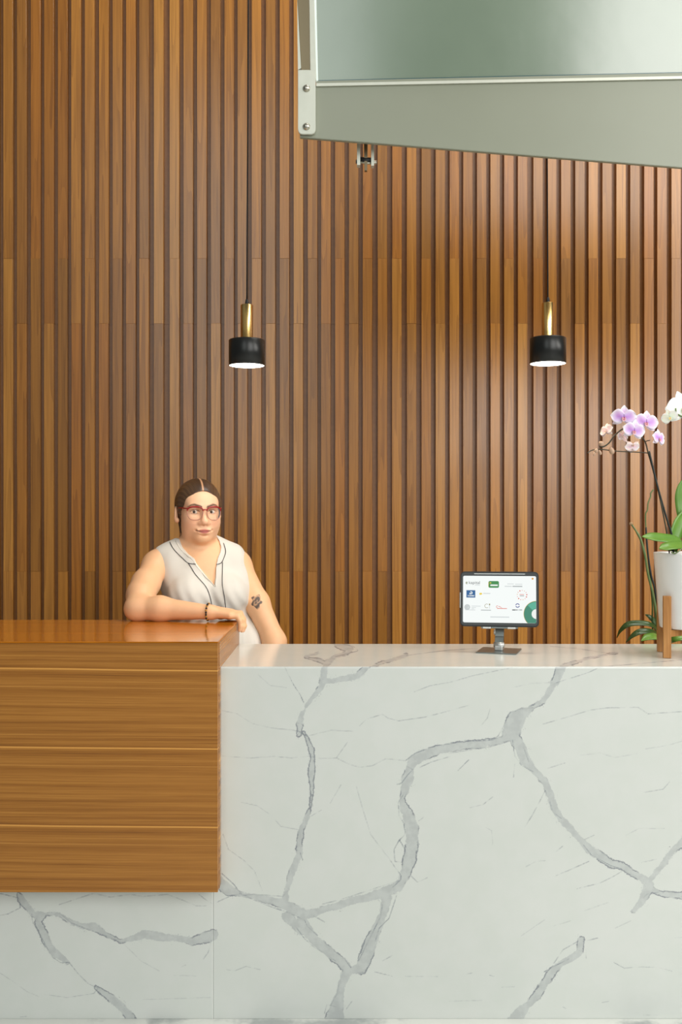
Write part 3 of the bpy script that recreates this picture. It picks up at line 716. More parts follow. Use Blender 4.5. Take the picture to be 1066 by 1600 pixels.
bm_obj('potting_bark', lathe_bm([(0.0975, PTOP-0.029), (0.098, PTOP-0.016), (0.05, PTOP-0.012), (0.001, PTOP-0.011)], 40, center=(PC.x, PC.y, 0)), M['bark'], pot, True)

# ------------------------------------------------------------------ orchids
def leaf_mat(name, a, b):
    m = mat(name, rough=0.32); t = NT(m)
    t.color(t.mix(t.noise(t.coord(), 22, 3), lin(*a), lin(*b))); return m
M['leaf'] = leaf_mat('orchid_leaf', (70, 118, 38), (116, 158, 66))
M['leaf_dark'] = leaf_mat('orchid_leaf_dark', (36, 62, 24), (58, 88, 36))
M['stem'] = mat('orchid_stem', lin(62, 58, 40), 0.5); M['stem_green'] = leaf_mat('orchid_spike_green', (74, 100, 56), (116, 132, 84))
M['stick'] = mat('support_stick', lin(30, 38, 36), 0.5); M['dry'] = mat('dry_tip', lin(160, 132, 96), 0.8)
m = mat('orchid_petal', rough=0.5, Subsurface_Weight=0.25, Subsurface_Scale=0.004); t = NT(m); M['petal'] = m
at = t.n('ShaderNodeAttribute', attribute_name='col'); t.color(at.outputs['Color'])
def leaf(name, path, width, m, parent, fold=0.25, up=Vector((0, 0, 1)), tip=1.6, side_hint=None):
    """strap leaf along a path of world points; V-folded along the midrib, a little thickness"""
    pts = [Vector(p) for p in catmull([tuple(p) for p in path], 6)]; n = len(pts); rows = []
    bm = bmesh.new()
    for i, p in enumerate(pts):
        tn = (pts[min(i+1, n-1)]-pts[max(i-1, 0)]).normalized()
        sd = (side_hint if side_hint is not None else tn.cross(up)); sd = (sd-tn*sd.dot(tn)).normalized(); nn = sd.cross(tn).normalized()
        f_ = i/(n-1); w = width*0.5*max(0.02, (0.55+0.45*math.sin(min(1, f_/0.55)*math.pi/2))*(1-max(0, (f_-0.6)/0.4)**tip))
        row = []
        for k, s in enumerate((-1, -0.5, 0, 0.5, 1)):
            row.append(p+sd*w*s+nn*(abs(s)*w*fold))
        rows.append((row, nn))
    T_ = [[bm.verts.new(q+nn*0.0012) for q in r] for r, nn in rows]; B_ = [[bm.verts.new(q-nn*0.0012) for q in r] for r, nn in rows]
    for i in range(n-1):
        for k in range(4):
            bm.faces.new((T_[i][k], T_[i][k+1], T_[i+1][k+1], T_[i+1][k])); bm.faces.new((B_[i][k], B_[i+1][k], B_[i+1][k+1], B_[i][k+1]))
        bm.faces.new((T_[i][0], T_[i+1][0], B_[i+1][0], B_[i][0])); bm.faces.new((T_[i][4], B_[i][4], B_[i+1][4], T_[i+1][4]))
    for i in (0, n-1):
        for k in range(4): bm.faces.new((T_[i][k], B_[i][k], B_[i][k+1], T_[i][k+1]))
    bmesh.ops.recalc_face_normals(bm, faces=bm.faces)
    return bm_obj(name, bm, m, parent, True)
def petal_geo(L, W, cup, c_in, c_mid, c_edge, round_=0.55, stripe=0.0, back=0.0):
    """petal in local x (out), y (across), z (towards viewer)"""
    nu, nv = 11, 9; vs, cs = [], []
    for i in range(nu):
        u = i/(nu-1)
        w = W*0.5*max(0.05, (math.sin(math.pi*(0.10+0.84*u**(0.75+0.5*(1-round_)))))**0.62)*(1-0.30*u**6)
        for j in range(nv):
            s = -1+2*j/(nv-1)
            vs.append((L*u*(1-0.06*s*s), w*s, cup*(u*u)*L*-0.25-back*u*L+0.10*W*s*s*(1 if cup > 0 else -1)*u+0.004*math.sin(9*u+4*s)*L*3))
            e = min(1, max(abs(s)**1.6*1.15, max(0, (u-0.45)/0.5)**1.1)); k = min(1, max(0, 1-u*1.1))*0.35
            c = [c_mid[q]*(1-e)+c_edge[q]*e for q in range(3)]; c = [c[q]*(1-k)+c_in[q]*k for q in range(3)]
            if stripe: 
                st_ = stripe*math.exp(-(s/0.22)**2)*max(0, 1-u); c = [c[q]*(1-st_)+c_in[q]*st_ for q in range(3)]
            cs.append((*c, 1))
    fs = []
    for i in range(nu-1):
        for j in range(nv-1):
            a = i*nv+j; fs.append((a, a+1, a+nv+1, a+nv))
    n0 = len(vs); vs += [(x, y, z-0.0007) for x, y, z in vs]; cs += cs
    fs += [tuple(reversed([q+n0 for q in f_])) for f_ in fs]
    bd_ = [j for j in range(nv)]+[i*nv+nv-1 for i in range(1, nu)]+[(nu-1)*nv+j for j in range(nv-2, -1, -1)]+[i*nv for i in range(nu-2, 0, -1)]
    for a, b_ in zip(bd_, bd_[1:]+bd_[:1]): fs.append((b_, a, a+n0, b_+n0))
    return vs, fs, cs
LL = lambda *c: lin(*c)[:3]
PINK = dict(sep=(LL(196, 132, 206), LL(228, 196, 232), LL(250, 244, 248)), pet=(LL(178, 104, 204), LL(208, 160, 226), LL(252, 248, 252)), lip=(LL(170, 40, 80), LL(190, 70, 110), LL(236, 200, 200)))
PALE = dict(sep=(LL(226, 176, 176), LL(238, 206, 200), LL(248, 234, 226)), pet=(LL(222, 170, 196), LL(240, 214, 218), LL(250, 240, 236)), lip=(LL(180, 80, 100), LL(210, 150, 130), LL(240, 220, 200)))
WHITE = dict(sep=(LL(232, 238, 208), LL(246, 248, 238), LL(250, 250, 246)), pet=(LL(236, 240, 214), LL(247, 249, 240), LL(250, 250, 247)), lip=(LL(230, 200, 60), LL(240, 214, 90), LL(246, 240, 210)))
def petal(name, kind, frame, ang, L, W, cup, parent, back=0.0, **kw):
    vs, fs, cs = petal_geo(L, W, cup, *kind, back=back, **kw)
    R = frame @ Matrix.Rotation(math.radians(ang), 4, 'Z')
    return py_obj(name, [R @ Vector(v_) for v_ in vs], fs, M['petal'], parent, True, cs)
def flower(px, py, d, r_px, parent, pal, face=(0, -1, 0), roll=0.0, spread=1.0, name='flower', only=None):
    c = P(px, py, d); R = r_px*d/FPX
    z = Vector(face).normalized(); x = Vector((0, 0, 1)).cross(z).normalized(); y = z.cross(x)
    fr = Matrix((x, y, z)).transposed().to_4x4(); fr.translation = c; fr = fr @ Matrix.Rotation(math.radians(roll), 4, 'Z')
    # the lip and column are the flower's own mesh
    vs, fs, cs = petal_geo(R*0.42, R*0.36, 1.5, *pal['lip'])
    base = fr @ Matrix.Rotation(math.radians(-90), 4, 'Z') @ Matrix.Rotation(math.radians(-50), 4, 'Y')
    vv = [base @ Vector(q) for q in vs]; ff = list(fs); cc = list(cs)
    for sgn in (-35, 35):
        b2 = fr @ Matrix.Rotation(math.radians(-90+sgn), 4, 'Z') @ Matrix.Rotation(math.radians(-60), 4, 'Y')
        v2, f2, c2 = petal_geo(R*0.26, R*0.2, 1.0, *pal['lip']); n0 = len(vv)
        vv += [b2 @ Vector(q) for q in v2]; ff += [tuple(k+n0 for k in q) for q in f2]; cc += c2
    fl = py_obj(name, vv, ff, M['petal'], parent, True, cc)
    f2 = fr.copy(); f2.translation = c+z*0.0015
    for nm, ang, L_, W_, cup, bk in (('sepal', 90, 1.0, 0.66, 0.5, 0.05), ('sepal', 214, 0.98, 0.58, 0.5, 0.05), ('sepal', 326, 0.98, 0.58, 0.5, 0.05)):
        petal(nm, pal['sep'], fr, ang, R*L_*spread, R*W_, cup, fl, bk)
    for ang in (172, 8):
        petal('petal', pal['pet'], f2, ang, R*1.04*spread, R*1.18, 0.45, fl, 0.02, round_=0.25, stripe=0.5)
    return fl
def bud(px, py, d, w, h, parent, m, rot=0.0):
    c = P(px, py, d); s = d/FPX; bm = bmesh.new()
    bmesh.ops.create_uvsphere(bm, u_segments=14, v_segments=10, radius=1.0)
    for q in bm.verts:
        k = 1-0.25*q.co.z; x, y, z = q.co.x*w*s*0.5*k, q.co.y*w*s*0.5*k, q.co.z*h*s*0.5
        q.co = c+Vector((x*math.cos(rot)-z*math.sin(rot), y, x*math.sin(rot)+z*math.cos(rot)))
    return bm_obj('bud', bm, m, parent, True)
def stem(name, pxs, rad, m, parent, n=5):
    pts = [tuple(P(*q)) for q in pxs]; return bm_obj(name, tube_bm(catmull(pts, n), rad, 8), m, parent, True)
M['bud'] = mat('orchid_bud', lin(190, 158, 132), 0.5)
pk = root('pink_orchid', (PC.x-0.02, PC.y, PTOP-0.02), 'pink and white orchid on a thin dark stem arching left from the white pot', 'orchid')
D = 3.19
stem('flower_stem', [(1047, 872, 3.21), (1043, 838, 3.20), (1036, 800, 3.19), (1028, 763, 3.19), (1019, 728, 3.19), (1013, 707, 3.19), (1009, 692, 3.19), (1003, 682, 3.19), (994, 672, 3.19), (982, 668, 3.19), (972, 671, 3.19), (960, 681, 3.19), (952, 692, 3.19), (943, 698, 3.19), (937, 697, 3.19)], 0.0024, M['stem'], pk)
stem('side_stem', [(1013, 708, 3.19), (1003, 707, 3.19), (985, 706, 3.19), (964, 705, 3.19), (948, 703, 3.19), (934, 702, 3.19), (924, 704, 3.19), (918, 708, 3.19)], 0.0017, M['stem'], pk)
stem('twig', [(1008, 691, 3.19), (1011, 689, 3.19), (1016, 688, 3.19)], 0.0015, M['stem'], pk)
stem('support_stick', [(1053, 870, 3.205), (1050, 836, 3.2), (1041, 807, 3.195), (1027, 757, 3.185), (1014.5, 705, 3.185)], 0.0032, M['stick'], pk)
flower(975, 652, 3.175, 19.5, pk, PINK, (-0.15, -1, 0.05), -4)
flower(1010, 660, 3.18, 19.5, pk, PINK, (0.05, -1, 0.1), -8)
flower(991, 673, 3.16, 18, pk, PINK, (0.1, -1, -0.05), -12)
flower(1030, 685, 3.175, 15.5, pk, PINK, (0.75, -0.9, 0.1), -8)
flower(947.5, 673, 3.18, 13.0, pk, PALE, (-1.1, -0.6, 0.25), 12)
flower(973, 683, 3.195, 10.5, pk, PALE, (-0.5, 0.9, -0.1), 10)
flower(988.5, 697, 3.18, 12, pk, PALE, (0.15, -1, -0.45), 180)
bud(956, 704, 3.185, 8, 12, pk, M['bud'], 0.3); bud(939.5, 693, 3.185, 8, 8, pk, M['bud'], 0.9); bud(932, 704, 3.185, 6, 7, pk, M['bud'], -0.4); bud(938, 707, 3.185, 4.5, 8, pk, M['bud'], 0.3); bud(929, 709, 3.185, 3.5, 7, pk, M['bud'], -0.3)
BASE = P(1060, 858, 3.215)
leaf('leaf', [P(1070, 856, 3.215), P(1058, 845, 3.19), P(1036, 842, 3.17), P(1018, 840, 3.16), P(1003, 838.5, 3.16)], 0.040, M['leaf'], pk, 0.25, side_hint=Vector((0.05, 0.75, 0.62)), tip=2.2)
leaf('leaf', [P(1078, 858, 3.21), P(1066, 853, 3.17), P(1050, 854, 3.14), P(1038, 856.5, 3.13), P(1030, 857.5, 3.125)], 0.038, M['leaf'], pk, 0.25, side_hint=Vector((0.0, 0.85, 0.55)), tip=2.0)
leaf('leaf', [P(1052, 862, 3.21), P(1054, 838, 3.22), P(1062, 815, 3.23), P(1072, 795, 3.24)], 0.046, M['leaf'], pk, 0.25, up=Vector((0.3, -1, 0)))
leaf('leaf', [P(1074, 858, 3.22), P(1072, 825, 3.25), P(1067, 790, 3.26), P(1066, 765, 3.26), P(1070, 745, 3.26)], 0.05, M['leaf'], pk, 0.2, up=Vector((0, -1, 0)))
stem('air_root', [(1066, 857, 3.13), (1060, 862, 3.12), (1054, 865, 3.122), (1049, 862.5, 3.125)], 0.0022, M['stem_green'], pk)
leaf('leaf', [P(1080, 858, 3.22), P(1092, 846, 3.18), P(1110, 842, 3.16), P(1130, 852, 3.15)], 0.042, M['leaf'], pk, 0.25, side_hint=Vector((0.05, 0.75, 0.62)), tip=2.2)
wo = root('white_orchid', (PC.x+0.035, PC.y+0.02, PTOP-0.02), 'white orchid with yellow centre at the right edge, above the pink one', 'orchid')
stem('flower_stem', [(1083, 870, 3.24), (1092, 800, 3.25), (1094, 730, 3.25), (1086, 680, 3.25), (1070, 655, 3.24), (1058, 646, 3.235), (1056, 638, 3.235)], 0.0026, M['stem_green'], wo)
flower(1047, 652, 3.225, 13.5, wo, WHITE, (-0.55, -1, -0.1), 20)
flower(1068, 638, 3.25, 29, wo, WHITE, (0.25, -1, 0.15), 10)
flower(1072, 808, 3.26, 14, wo, WHITE, (0.6, -1, 0.1), 0)

fp = root('spent_orchid', (0.0, 0.0, 0), 'flowerless orchid with bare green spikes and dark leaves behind the counter', 'orchid')
d = 3.66; b0 = P(1034, 985, d); fp.location = (b0.x+0.02, d+0.02, 0)
cx, cy = b0.x+0.02, d+0.02
bm_obj('planter', lathe_bm([(0.09, 0.001), (0.10, 0.004), (0.125, 0.985), (0.127, 1.0), (0.121, 1.0), (0.119, 0.96), (0.001, 0.958)], 48, center=(cx, cy, 0)), M['plinth'], fp, True)
stem('spike', [(1031, 1005, d), (1028, 971, d-0.01), (1021, 930, d-0.02), (1013, 897, d-0.02), (1008.5, 869, d-0.02), (1002, 844.5, d-0.02), (995, 831, d-0.02), (987, 819, d-0.02)], [0.0046]*30+[0.0034]*6, M['stem_green'], fp)
stem('spike', [(1030, 1004, d+0.01), (1024, 960, d), (1017, 905, d), (1012, 860, d), (1009.5, 823, d), (1009, 804, d), (1012, 797, d), (1013, 786, d), (1017, 776, d), (1017, 771, d), (1021.5, 765, d)], 0.0026, M['stem_green'], fp)
stem('support_stick', [(1032, 1006, d+0.012), (1025, 930, d-0.004), (1018, 900, d-0.008), (1013.5, 872, d-0.008), (1011, 847, d-0.008), (1009.6, 824, d-0.008)], 0.0036, M['stick'], fp)
stem('spike', [(1020.5, 1000, d+0.02), (1019.5, 970, d+0.02), (1019.5, 943, d+0.02), (1017, 915, d+0.02)], 0.0028, M['leaf_dark'], fp)
bud(986, 818, d-0.02, 6, 5, fp, M['dry'], 0.5)
leaf('leaf', [P(1032, 990, d), P(1018, 977, d-0.05), P(1000, 974, d-0.06), P(982, 976, d-0.06), P(970, 986, d-0.05), P(964, 997, d-0.04)], 0.022, M['leaf_dark'], fp, 0.25, side_hint=Vector((0.1, 0.6, 0.8)))
leaf('leaf', [P(1032, 994, d), P(1018, 987, d-0.07), P(1002, 987, d-0.09), P(990, 993, d-0.09), P(978, 1004, d-0.08)], 0.022, M['leaf_dark'], fp, 0.25, side_hint=Vector((0.1, 0.6, 0.8)))
leaf('leaf', [P(1034, 990, d), P(1024, 974, d+0.02), P(1016, 965, d+0.03), P(1008, 960, d+0.03)], 0.020, M['leaf_dark'], fp, 0.25, side_hint=Vector((0.3, 0.6, 0.8)))
leaf('leaf', [P(1034, 1000, d), P(1024, 996, d-0.09), P(1012, 997, d-0.11), P(1002, 1002, d-0.12)], 0.036, M['leaf'], fp, 0.25, side_hint=Vector((0.0, 0.8, 0.45)))
leaf('leaf', [P(1036, 1000, d), P(1052, 994, d-0.08), P(1070, 992, d-0.09), P(1092, 1000, d-0.09)], 0.050, M['leaf'], fp, 0.25, side_hint=Vector((0.0, 0.8, 0.45)))
leaf('leaf', [P(1038, 998, d), P(1050, 990, d), P(1060, 985, d-0.02), P(1068, 978, d-0.02)], 0.03, M['leaf'], fp, 0.25, side_hint=Vector((0.2, 0.7, 0.6)))

# ------------------------------------------------------------------ the woman behind the counter
# body and clothes are distance fields blended smoothly and meshed by surface nets
class Field:
    def __init__(s, lo, hi, h):
        s.lo = np.array(lo, np.float32); s.h = h
        s.n = tuple(int(math.ceil((b-a)/h))+1 for a, b in zip(lo, hi))
        s.F = np.full(s.n, 0.5, np.float32)
    def sub(s, lo, hi, pad):
        i0 = [max(0, int((lo[k]-pad-s.lo[k])/s.h)) for k in range(3)]
        i1 = [min(s.n[k], int((hi[k]+pad-s.lo[k])/s.h)+2) for k in range(3)]
        if any(a >= b for a, b in zip(i0, i1)): return None
        sl = tuple(slice(a, b) for a, b in zip(i0, i1))
        ax = [s.lo[k]+s.h*np.arange(i0[k], i1[k], dtype=np.float32) for k in range(3)]
        return sl, np.meshgrid(*ax, indexing='ij', sparse=True)
    def put(s, fn, lo, hi, k, op='add'):
        r = s.sub(lo, hi, k+3*s.h+0.02)
        if r is None: return
        sl, (x, y, z) = r; d = fn(x, y, z).astype(np.float32); a = s.F[sl]
        if op == 'add':
            h = np.maximum(k-np.abs(a-d), 0)/max(k, 1e-6); s.F[sl] = np.minimum(a, d)-h*h*k*0.25
        else:
            d = -d; h = np.maximum(k-np.abs(a-d), 0)/max(k, 1e-6); s.F[sl] = np.maximum(a, d)+h*h*k*0.25
    # primitives; T maps local -> world as (R, c); R None = identity
    def ell(s, c, r, k=0.02, T=None, op='add', rot=None):
        c = np.array(c, float); R = np.eye(3) if T is None else T[0]
        if rot is not None: R = R @ rot
        w = (T[0] @ c+T[1]) if T is not None else c
        m = max(r)
        def f(x, y, z):
            X, Y, Z = x-w[0], y-w[1], z-w[2]
            a = (R[0, 0]*X+R[1, 0]*Y+R[2, 0]*Z)/r[0]; b = (R[0, 1]*X+R[1, 1]*Y+R[2, 1]*Z)/r[1]; c_ = (R[0, 2]*X+R[1, 2]*Y+R[2, 2]*Z)/r[2]
            q = np.sqrt(a*a+b*b+c_*c_); g = np.sqrt((a/r[0])**2+(b/r[1])**2+(c_/r[2])**2)
            return q*(q-1)/np.maximum(g, 1e-4)
        s.put(f, w-m, w+m, k, op)
    def cone(s, a, b, ra, rb, k=0.02, T=None, op='add'):
        a = np.array(a, float); b = np.array(b, float)
        if T is not None: a = T[0] @ a+T[1]; b = T[0] @ b+T[1]
        d = b-a; l2 = float(d @ d)+1e-12
        def f(x, y, z):
            X, Y, Z = x-a[0], y-a[1], z-a[2]
            t = np.clip((X*d[0]+Y*d[1]+Z*d[2])/l2, 0, 1)
            return np.sqrt((X-t*d[0])**2+(Y-t*d[1])**2+(Z-t*d[2])**2)-(ra+(rb-ra)*t)
        m = max(ra, rb); s.put(f, np.minimum(a, b)-m, np.maximum(a, b)+m, k, op)
    def chain(s, pts, rad, k=0.012, T=None):
        for i in range(len(pts)-1): s.cone(pts[i], pts[i+1], rad[i], rad[i+1], k, T)
def surface_nets(F, lo, h):
    ins = F < 0; n = F.shape
    cnt = np.zeros(tuple(k-1 for k in n), np.int8)
    for dx in (0, 1):
        for dy in (0, 1):
            for dz in (0, 1): cnt += ins[dx:n[0]-1+dx, dy:n[1]-1+dy, dz:n[2]-1+dz]
    cells = np.argwhere((cnt > 0) & (cnt < 8)); del cnt
    vid = np.full(tuple(k-1 for k in n), -1, np.int32); vid[tuple(cells.T)] = np.arange(len(cells))
    acc = np.zeros((len(cells), 3)); num = np.zeros(len(cells))
    corners = [(dx, dy, dz) for dx in (0, 1) for dy in (0, 1) for dz in (0, 1)]
    val = {c: F[cells[:, 0]+c[0], cells[:, 1]+c[1], cells[:, 2]+c[2]].astype(float) for c in corners}
    for c in corners:
        for ax in range(3):
            if c[ax]: continue
            e = list(c); e[ax] = 1; e = tuple(e); a, b = val[c], val[e]
            m = (a < 0) != (b < 0); t = np.where(m, a/np.where(m, a-b, 1), 0)
            p = np.tile(np.array(c, float), (len(cells), 1)); p[:, ax] += t
            acc[m] += p[m]; num[m] += 1
    verts = (cells+acc/num[:, None])*h+lo
    faces = []
    for ax in range(3):
        u, v = (ax+1) % 3, (ax+2) % 3
        sl0 = [slice(None)]*3; sl1 = [slice(None)]*3; sl0[ax] = slice(0, -1); sl1[ax] = slice(1, None)
        A, B = ins[tuple(sl0)], ins[tuple(sl1)]
        for flip in (False, True):
            E = np.argwhere((A & ~B) if not flip else (~A & B))
            ok = (E[:, u] > 0) & (E[:, v] > 0) & (E[:, u] < n[u]-1) & (E[:, v] < n[v]-1); E = E[ok]
            q = []
            for du, dv in ((0, 0), (1, 0), (1, 1), (0, 1)):
                c = E.copy(); c[:, u] -= 1-du; c[:, v] -= 1-dv; q.append(vid[tuple(c.T)])
            q = np.stack(q, -1); faces.append(q[:, ::-1] if flip else q)
    return verts, np.concatenate(faces)
def relax(verts, faces, it=2, f=0.5):
    e = np.concatenate([faces[:, [0, 1]], faces[:, [1, 2]], faces[:, [2, 3]], faces[:, [3, 0]]])
    for _ in range(it):
        s = np.zeros_like(verts); c = np.zeros(len(verts))
        for k in range(3):
            s[:, k] = np.bincount(e[:, 0], verts[e[:, 1], k], len(verts))+np.bincount(e[:, 1], verts[e[:, 0], k], len(verts))
        c = np.bincount(e[:, 0], minlength=len(verts))+np.bincount(e[:, 1], minlength=len(verts))
        verts = verts+f*(s/np.maximum(c, 1)[:, None]-verts)
    return verts
def fast_mesh(name, verts, faces, m, parent, cols=None, smooth=True):
    me = bpy.data.meshes.new(name)
    me.vertices.add(len(verts)); me.vertices.foreach_set('co', verts.astype(np.float32).ravel())
    me.loops.add(faces.size); me.loops.foreach_set('vertex_index', faces.astype(np.int32).ravel())
    me.polygons.add(len(faces)); me.polygons.foreach_set('loop_start', (np.arange(len(faces))*4).astype(np.int32))
    me.update(calc_edges=True); me.validate()
    if smooth: me.polygons.foreach_set('use_smooth', [True]*len(me.polygons))
    if cols is not None:
        a = me.color_attributes.new('col', 'FLOAT_COLOR', 'POINT'); a.data.foreach_set('color', cols.astype(np.float32).ravel())
    me.materials.append(m)
    return link(name, me, parent)
def rotz(a): return np.array([[math.cos(a), -math.sin(a), 0], [math.sin(a), math.cos(a), 0], [0, 0, 1.0]])
def rotx(a): return np.array([[1, 0, 0], [0, math.cos(a), -math.sin(a)], [0, math.sin(a), math.cos(a)]])
def roty(a): return np.array([[math.cos(a), 0, math.sin(a)], [0, 1, 0], [-math.sin(a), 0, math.cos(a)]])
def pw(px, py, d): return np.array(P(px, py, d))

PY = 3.72; SP = PY/FPX
HX, HZ = (310.5-CX)*SP, CAMZ+(800-799)*SP
TH_ = (rotz(math.radians(20.5)) @ rotx(math.radians(1.5)), np.array([HX, PY, HZ]))     # head: x right, -y forward, z up
TB = (rotz(math.radians(17)), np.array([(311-CX)*SP, PY, 0.0]))                      # torso: same axes, z = world
H = 0.0026
LO, HI = (-0.88, 3.36, 0.66), (-0.12, 3.93, 1.665)
skin = Field(LO, HI, H)
tor = Field(LO, HI, H)
# torso (shared by skin and blouse)
def torso(f):
    lean = lambda z: (1.34-z)*0.17
    f.ell((lean(1.26), 0.012, 1.26), (0.146, 0.098, 0.145), 0.03, TB)
    f.ell((lean(1.14)+0.0, 0.010, 1.13), (0.142, 0.105, 0.16), 0.05, TB)
    f.ell((lean(0.98)+0.012, 0.02, 0.95), (0.185, 0.135, 0.17), 0.06, TB)
    for s in (-1, 1):
        f.ell((lean(1.2)+s*0.070, -0.075, 1.205), (0.068, 0.062, 0.068), 0.04, TB)
        f.cone((s*0.035, 0.02, 1.392), (s*0.128, 0.012, 1.350), 0.036, 0.034, 0.04, TB)
torso(tor)
skin.F[:] = tor.F
# neck
skin.cone((0.0, 0.030, 1.40), (0.003, 0.014, 1.475), 0.054, 0.046, 0.030, (TB[0], TB[1]))
skin.cone((0.0, 0.0, 1.352), (0.0, 0.005, 1.40), 0.05, 0.05, 0.03, (TB[0], TB[1]))
# arm resting on the walnut top (image left)
shR = TB[0] @ np.array([-0.156, 0.012, 1.314])+TB[1]
elR = pw(214, 951, 3.462); wrR = pw(327, 956.5, 3.432)
mid = (shR*0.55+elR*0.45)+np.array([-0.008, 0.0, 0.002])
low_ = shR*0.28+elR*0.72+np.array([-0.007, 0.004, 0.006])
skin.chain([shR, mid, low_, elR], [0.048, 0.0475, 0.0455, 0.040], 0.028)
skin.ell(tuple(shR+np.array([0.0, 0, 0.0])), (0.048, 0.050, 0.050), 0.03)
fm = elR*0.68+wrR*0.32+np.array([0, 0, 0.004])
skin.chain([elR, fm, wrR], [0.039, 0.0405, 0.0245], 0.025)
# other arm, hanging beside her hip (image right)
shL = TB[0] @ np.array([0.150, 0.010, 1.312])+TB[1]
elL = pw(429, 1003, 3.70); wrL = np.array([-0.262, 3.60, 0.815])
skin.chain([shL, shL*0.5+elL*0.5+np.array([0.004, 0, 0]), elL], [0.045, 0.0445, 0.041], 0.022)
skin.ell(tuple(shL), (0.046, 0.048, 0.048), 0.03)
skin.chain([elL, elL*0.7+wrL*0.3, wrL], [0.041, 0.041, 0.025], 0.025)
# hands
def hand(knuckles, wrist, fingers, radii, thumb, tr, palm):
    for a in knuckles: skin.cone(wrist, a, 0.0165, 0.0125, 0.016)
    for f, r in zip(fingers, radii): skin.chain(f, r, 0.005)
    skin.chain(thumb, tr, 0.010)
wr = wrR
kn = [np.array([-0.392, 3.412+0.0185*i, 1.1575+(0.0, 0.004, 0.006, 0.004)[i]]) for i in range(4)]
fg = []
for i, k in enumerate(kn):
    L = (0.86, 1.0, 1.06, 1.0)[i]
    fg.append([k, k+np.array([0.030*L, 0.002, -0.003]), k+np.array([0.040*L, 0.002, -0.021*L]), k+np.array([0.0435*L, 0.002, -0.043*L]), k+np.array([0.0395*L, 0.002, -0.058*L])])
fr = [[0.0115, 0.0098, 0.0092, 0.0084, 0.0074]]*4
hand(kn, wr, fg, fr, [wr+np.array([0.006, 0.016, -0.004]), np.array([-0.432, 3.474, 1.150]), np.array([-0.404, 3.489, 1.1465]), np.array([-0.382, 3.494, 1.144])], [0.0145, 0.0115, 0.010, 0.008], None)
wl = wrL
kl = [np.array([-0.268+0.004*i, 3.545+0.019*i, 0.735]) for i in range(4)]
fl = [[k, k+np.array([0.0, -0.004, -0.034]), k+np.array([-0.010, -0.004, -0.056]), k+np.array([-0.022, -0.004, -0.07])] for k in kl]
hand(kl, wl, fl, [[0.0112, 0.0096, 0.0088, 0.0075]]*4, [wl+np.array([0, -0.016, -0.02]), np.array([-0.268, 3.53, 0.765]), np.array([-0.272, 3.512, 0.728])], [0.0135, 0.011, 0.008], None)
# head
def E(c, r, k=0.02, op='add', rot=None): skin.ell(c, r, k, TH_, op, rot)
def Cn(a, b, ra, rb, k=0.01, op='add'): skin.cone(a, b, ra, rb, k, TH_, op)
E((0, 0.016, 0.034), (0.0745, 0.094, 0.082), 0.02)
E((0, -0.026, -0.020), (0.0645, 0.066, 0.082), 0.03)
E((0, -0.034, -0.068), (0.048, 0.054, 0.038), 0.03)
E((0, -0.072, -0.095), (0.023, 0.019, 0.016), 0.03)
for s in (-1, 1):
    E((s*0.040, -0.056, -0.034), (0.026, 0.030, 0.030), 0.03)
    E((s*0.044, -0.022, -0.062), (0.016, 0.03, 0.028), 0.03)
E((0, -0.058, 0.034), (0.054, 0.030, 0.034), 0.03)
Cn((-0.040, -0.074, 0.020), (-0.012, -0.086, 0.017), 0.008, 0.008, 0.016); Cn((0.040, -0.074, 0.020), (0.012, -0.086, 0.017), 0.008, 0.008, 0.016)
for s in (-1, 1): E((s*0.032, -0.098, 0.001), (0.019, 0.0165, 0.0115), 0.014, 'sub')
Cn((0, -0.084, 0.010), (0, -0.1035, -0.033), 0.0075, 0.0115, 0.012)
E((0, -0.104, -0.037), (0.0125, 0.0120, 0.0100), 0.008)
for s in (-1, 1):
    E((s*0.0145, -0.093, -0.0410), (0.0085, 0.0105, 0.0078), 0.007)
    E((s*0.0065, -0.099, -0.049), (0.0042, 0.0055, 0.0032), 0.003, 'sub')
E((0, -0.083, -0.066), (0.026, 0.012, 0.016), 0.016)
E((-0.0105, -0.0930, -0.0660), (0.0185, 0.0085, 0.0050), 0.005); E((0.0105, -0.0930, -0.0660), (0.0185, 0.0085, 0.0050), 0.005)
E((0, -0.0930, -0.0762), (0.0225, 0.0095, 0.0070), 0.005)
MO = [(-0.0285, -0.0915, -0.0672), (-0.015, -0.1005, -0.0703), (0, -0.1035, -0.0712), (0.015, -0.1005, -0.0703), (0.0285, -0.0915, -0.0672)]
for p_, q_ in zip(MO[:-1], MO[1:]): Cn(p_, q_, 0.0017, 0.0017, 0.002, 'sub')
for s in (-1, 1): E((s*0.0295, -0.088, -0.0668), (0.004, 0.006, 0.003), 0.005, 'sub')
E((0, -0.0905, -0.0845), (0.011, 0.004, 0.002), 0.008, 'sub')
for s in (-1, 1):               # lids around the eyeball, opened by an almond slit
    E((s*0.0320, -0.0720, 0.0), (0.0152, 0.0150, 0.0142), 0.005)
    E((s*0.0320, -0.0880, 0.0002), (0.0134, 0.0090, 0.0064), 0.002, 'sub')
for s in (-1, 1):               # ears
    rt = rotz(s*0.35) @ rotx(-0.15)
    eo = 0.006 if s < 0 else -0.001
    E((s*(0.0765+eo), 0.012, -0.010), (0.0085, 0.0185, 0.0310), 0.008, 'add', rt)
    E((s*(0.0860+eo), 0.008, -0.004), (0.0050, 0.0105, 0.0190), 0.004, 'sub', rt)
    E((s*(0.0730+eo), 0.003, -0.034), (0.0075, 0.0085, 0.0095), 0.006)
def fbody(vw, T):               # world -> local
    return (vw-T[1]) @ T[0]
v, f = surface_nets(skin.F, skin.lo, H); v = relax(v, f, 2, 0.35)
hl = fbody(v, TH_)
col = np.tile(np.array(lin(240, 189, 146)), (len(v), 1))
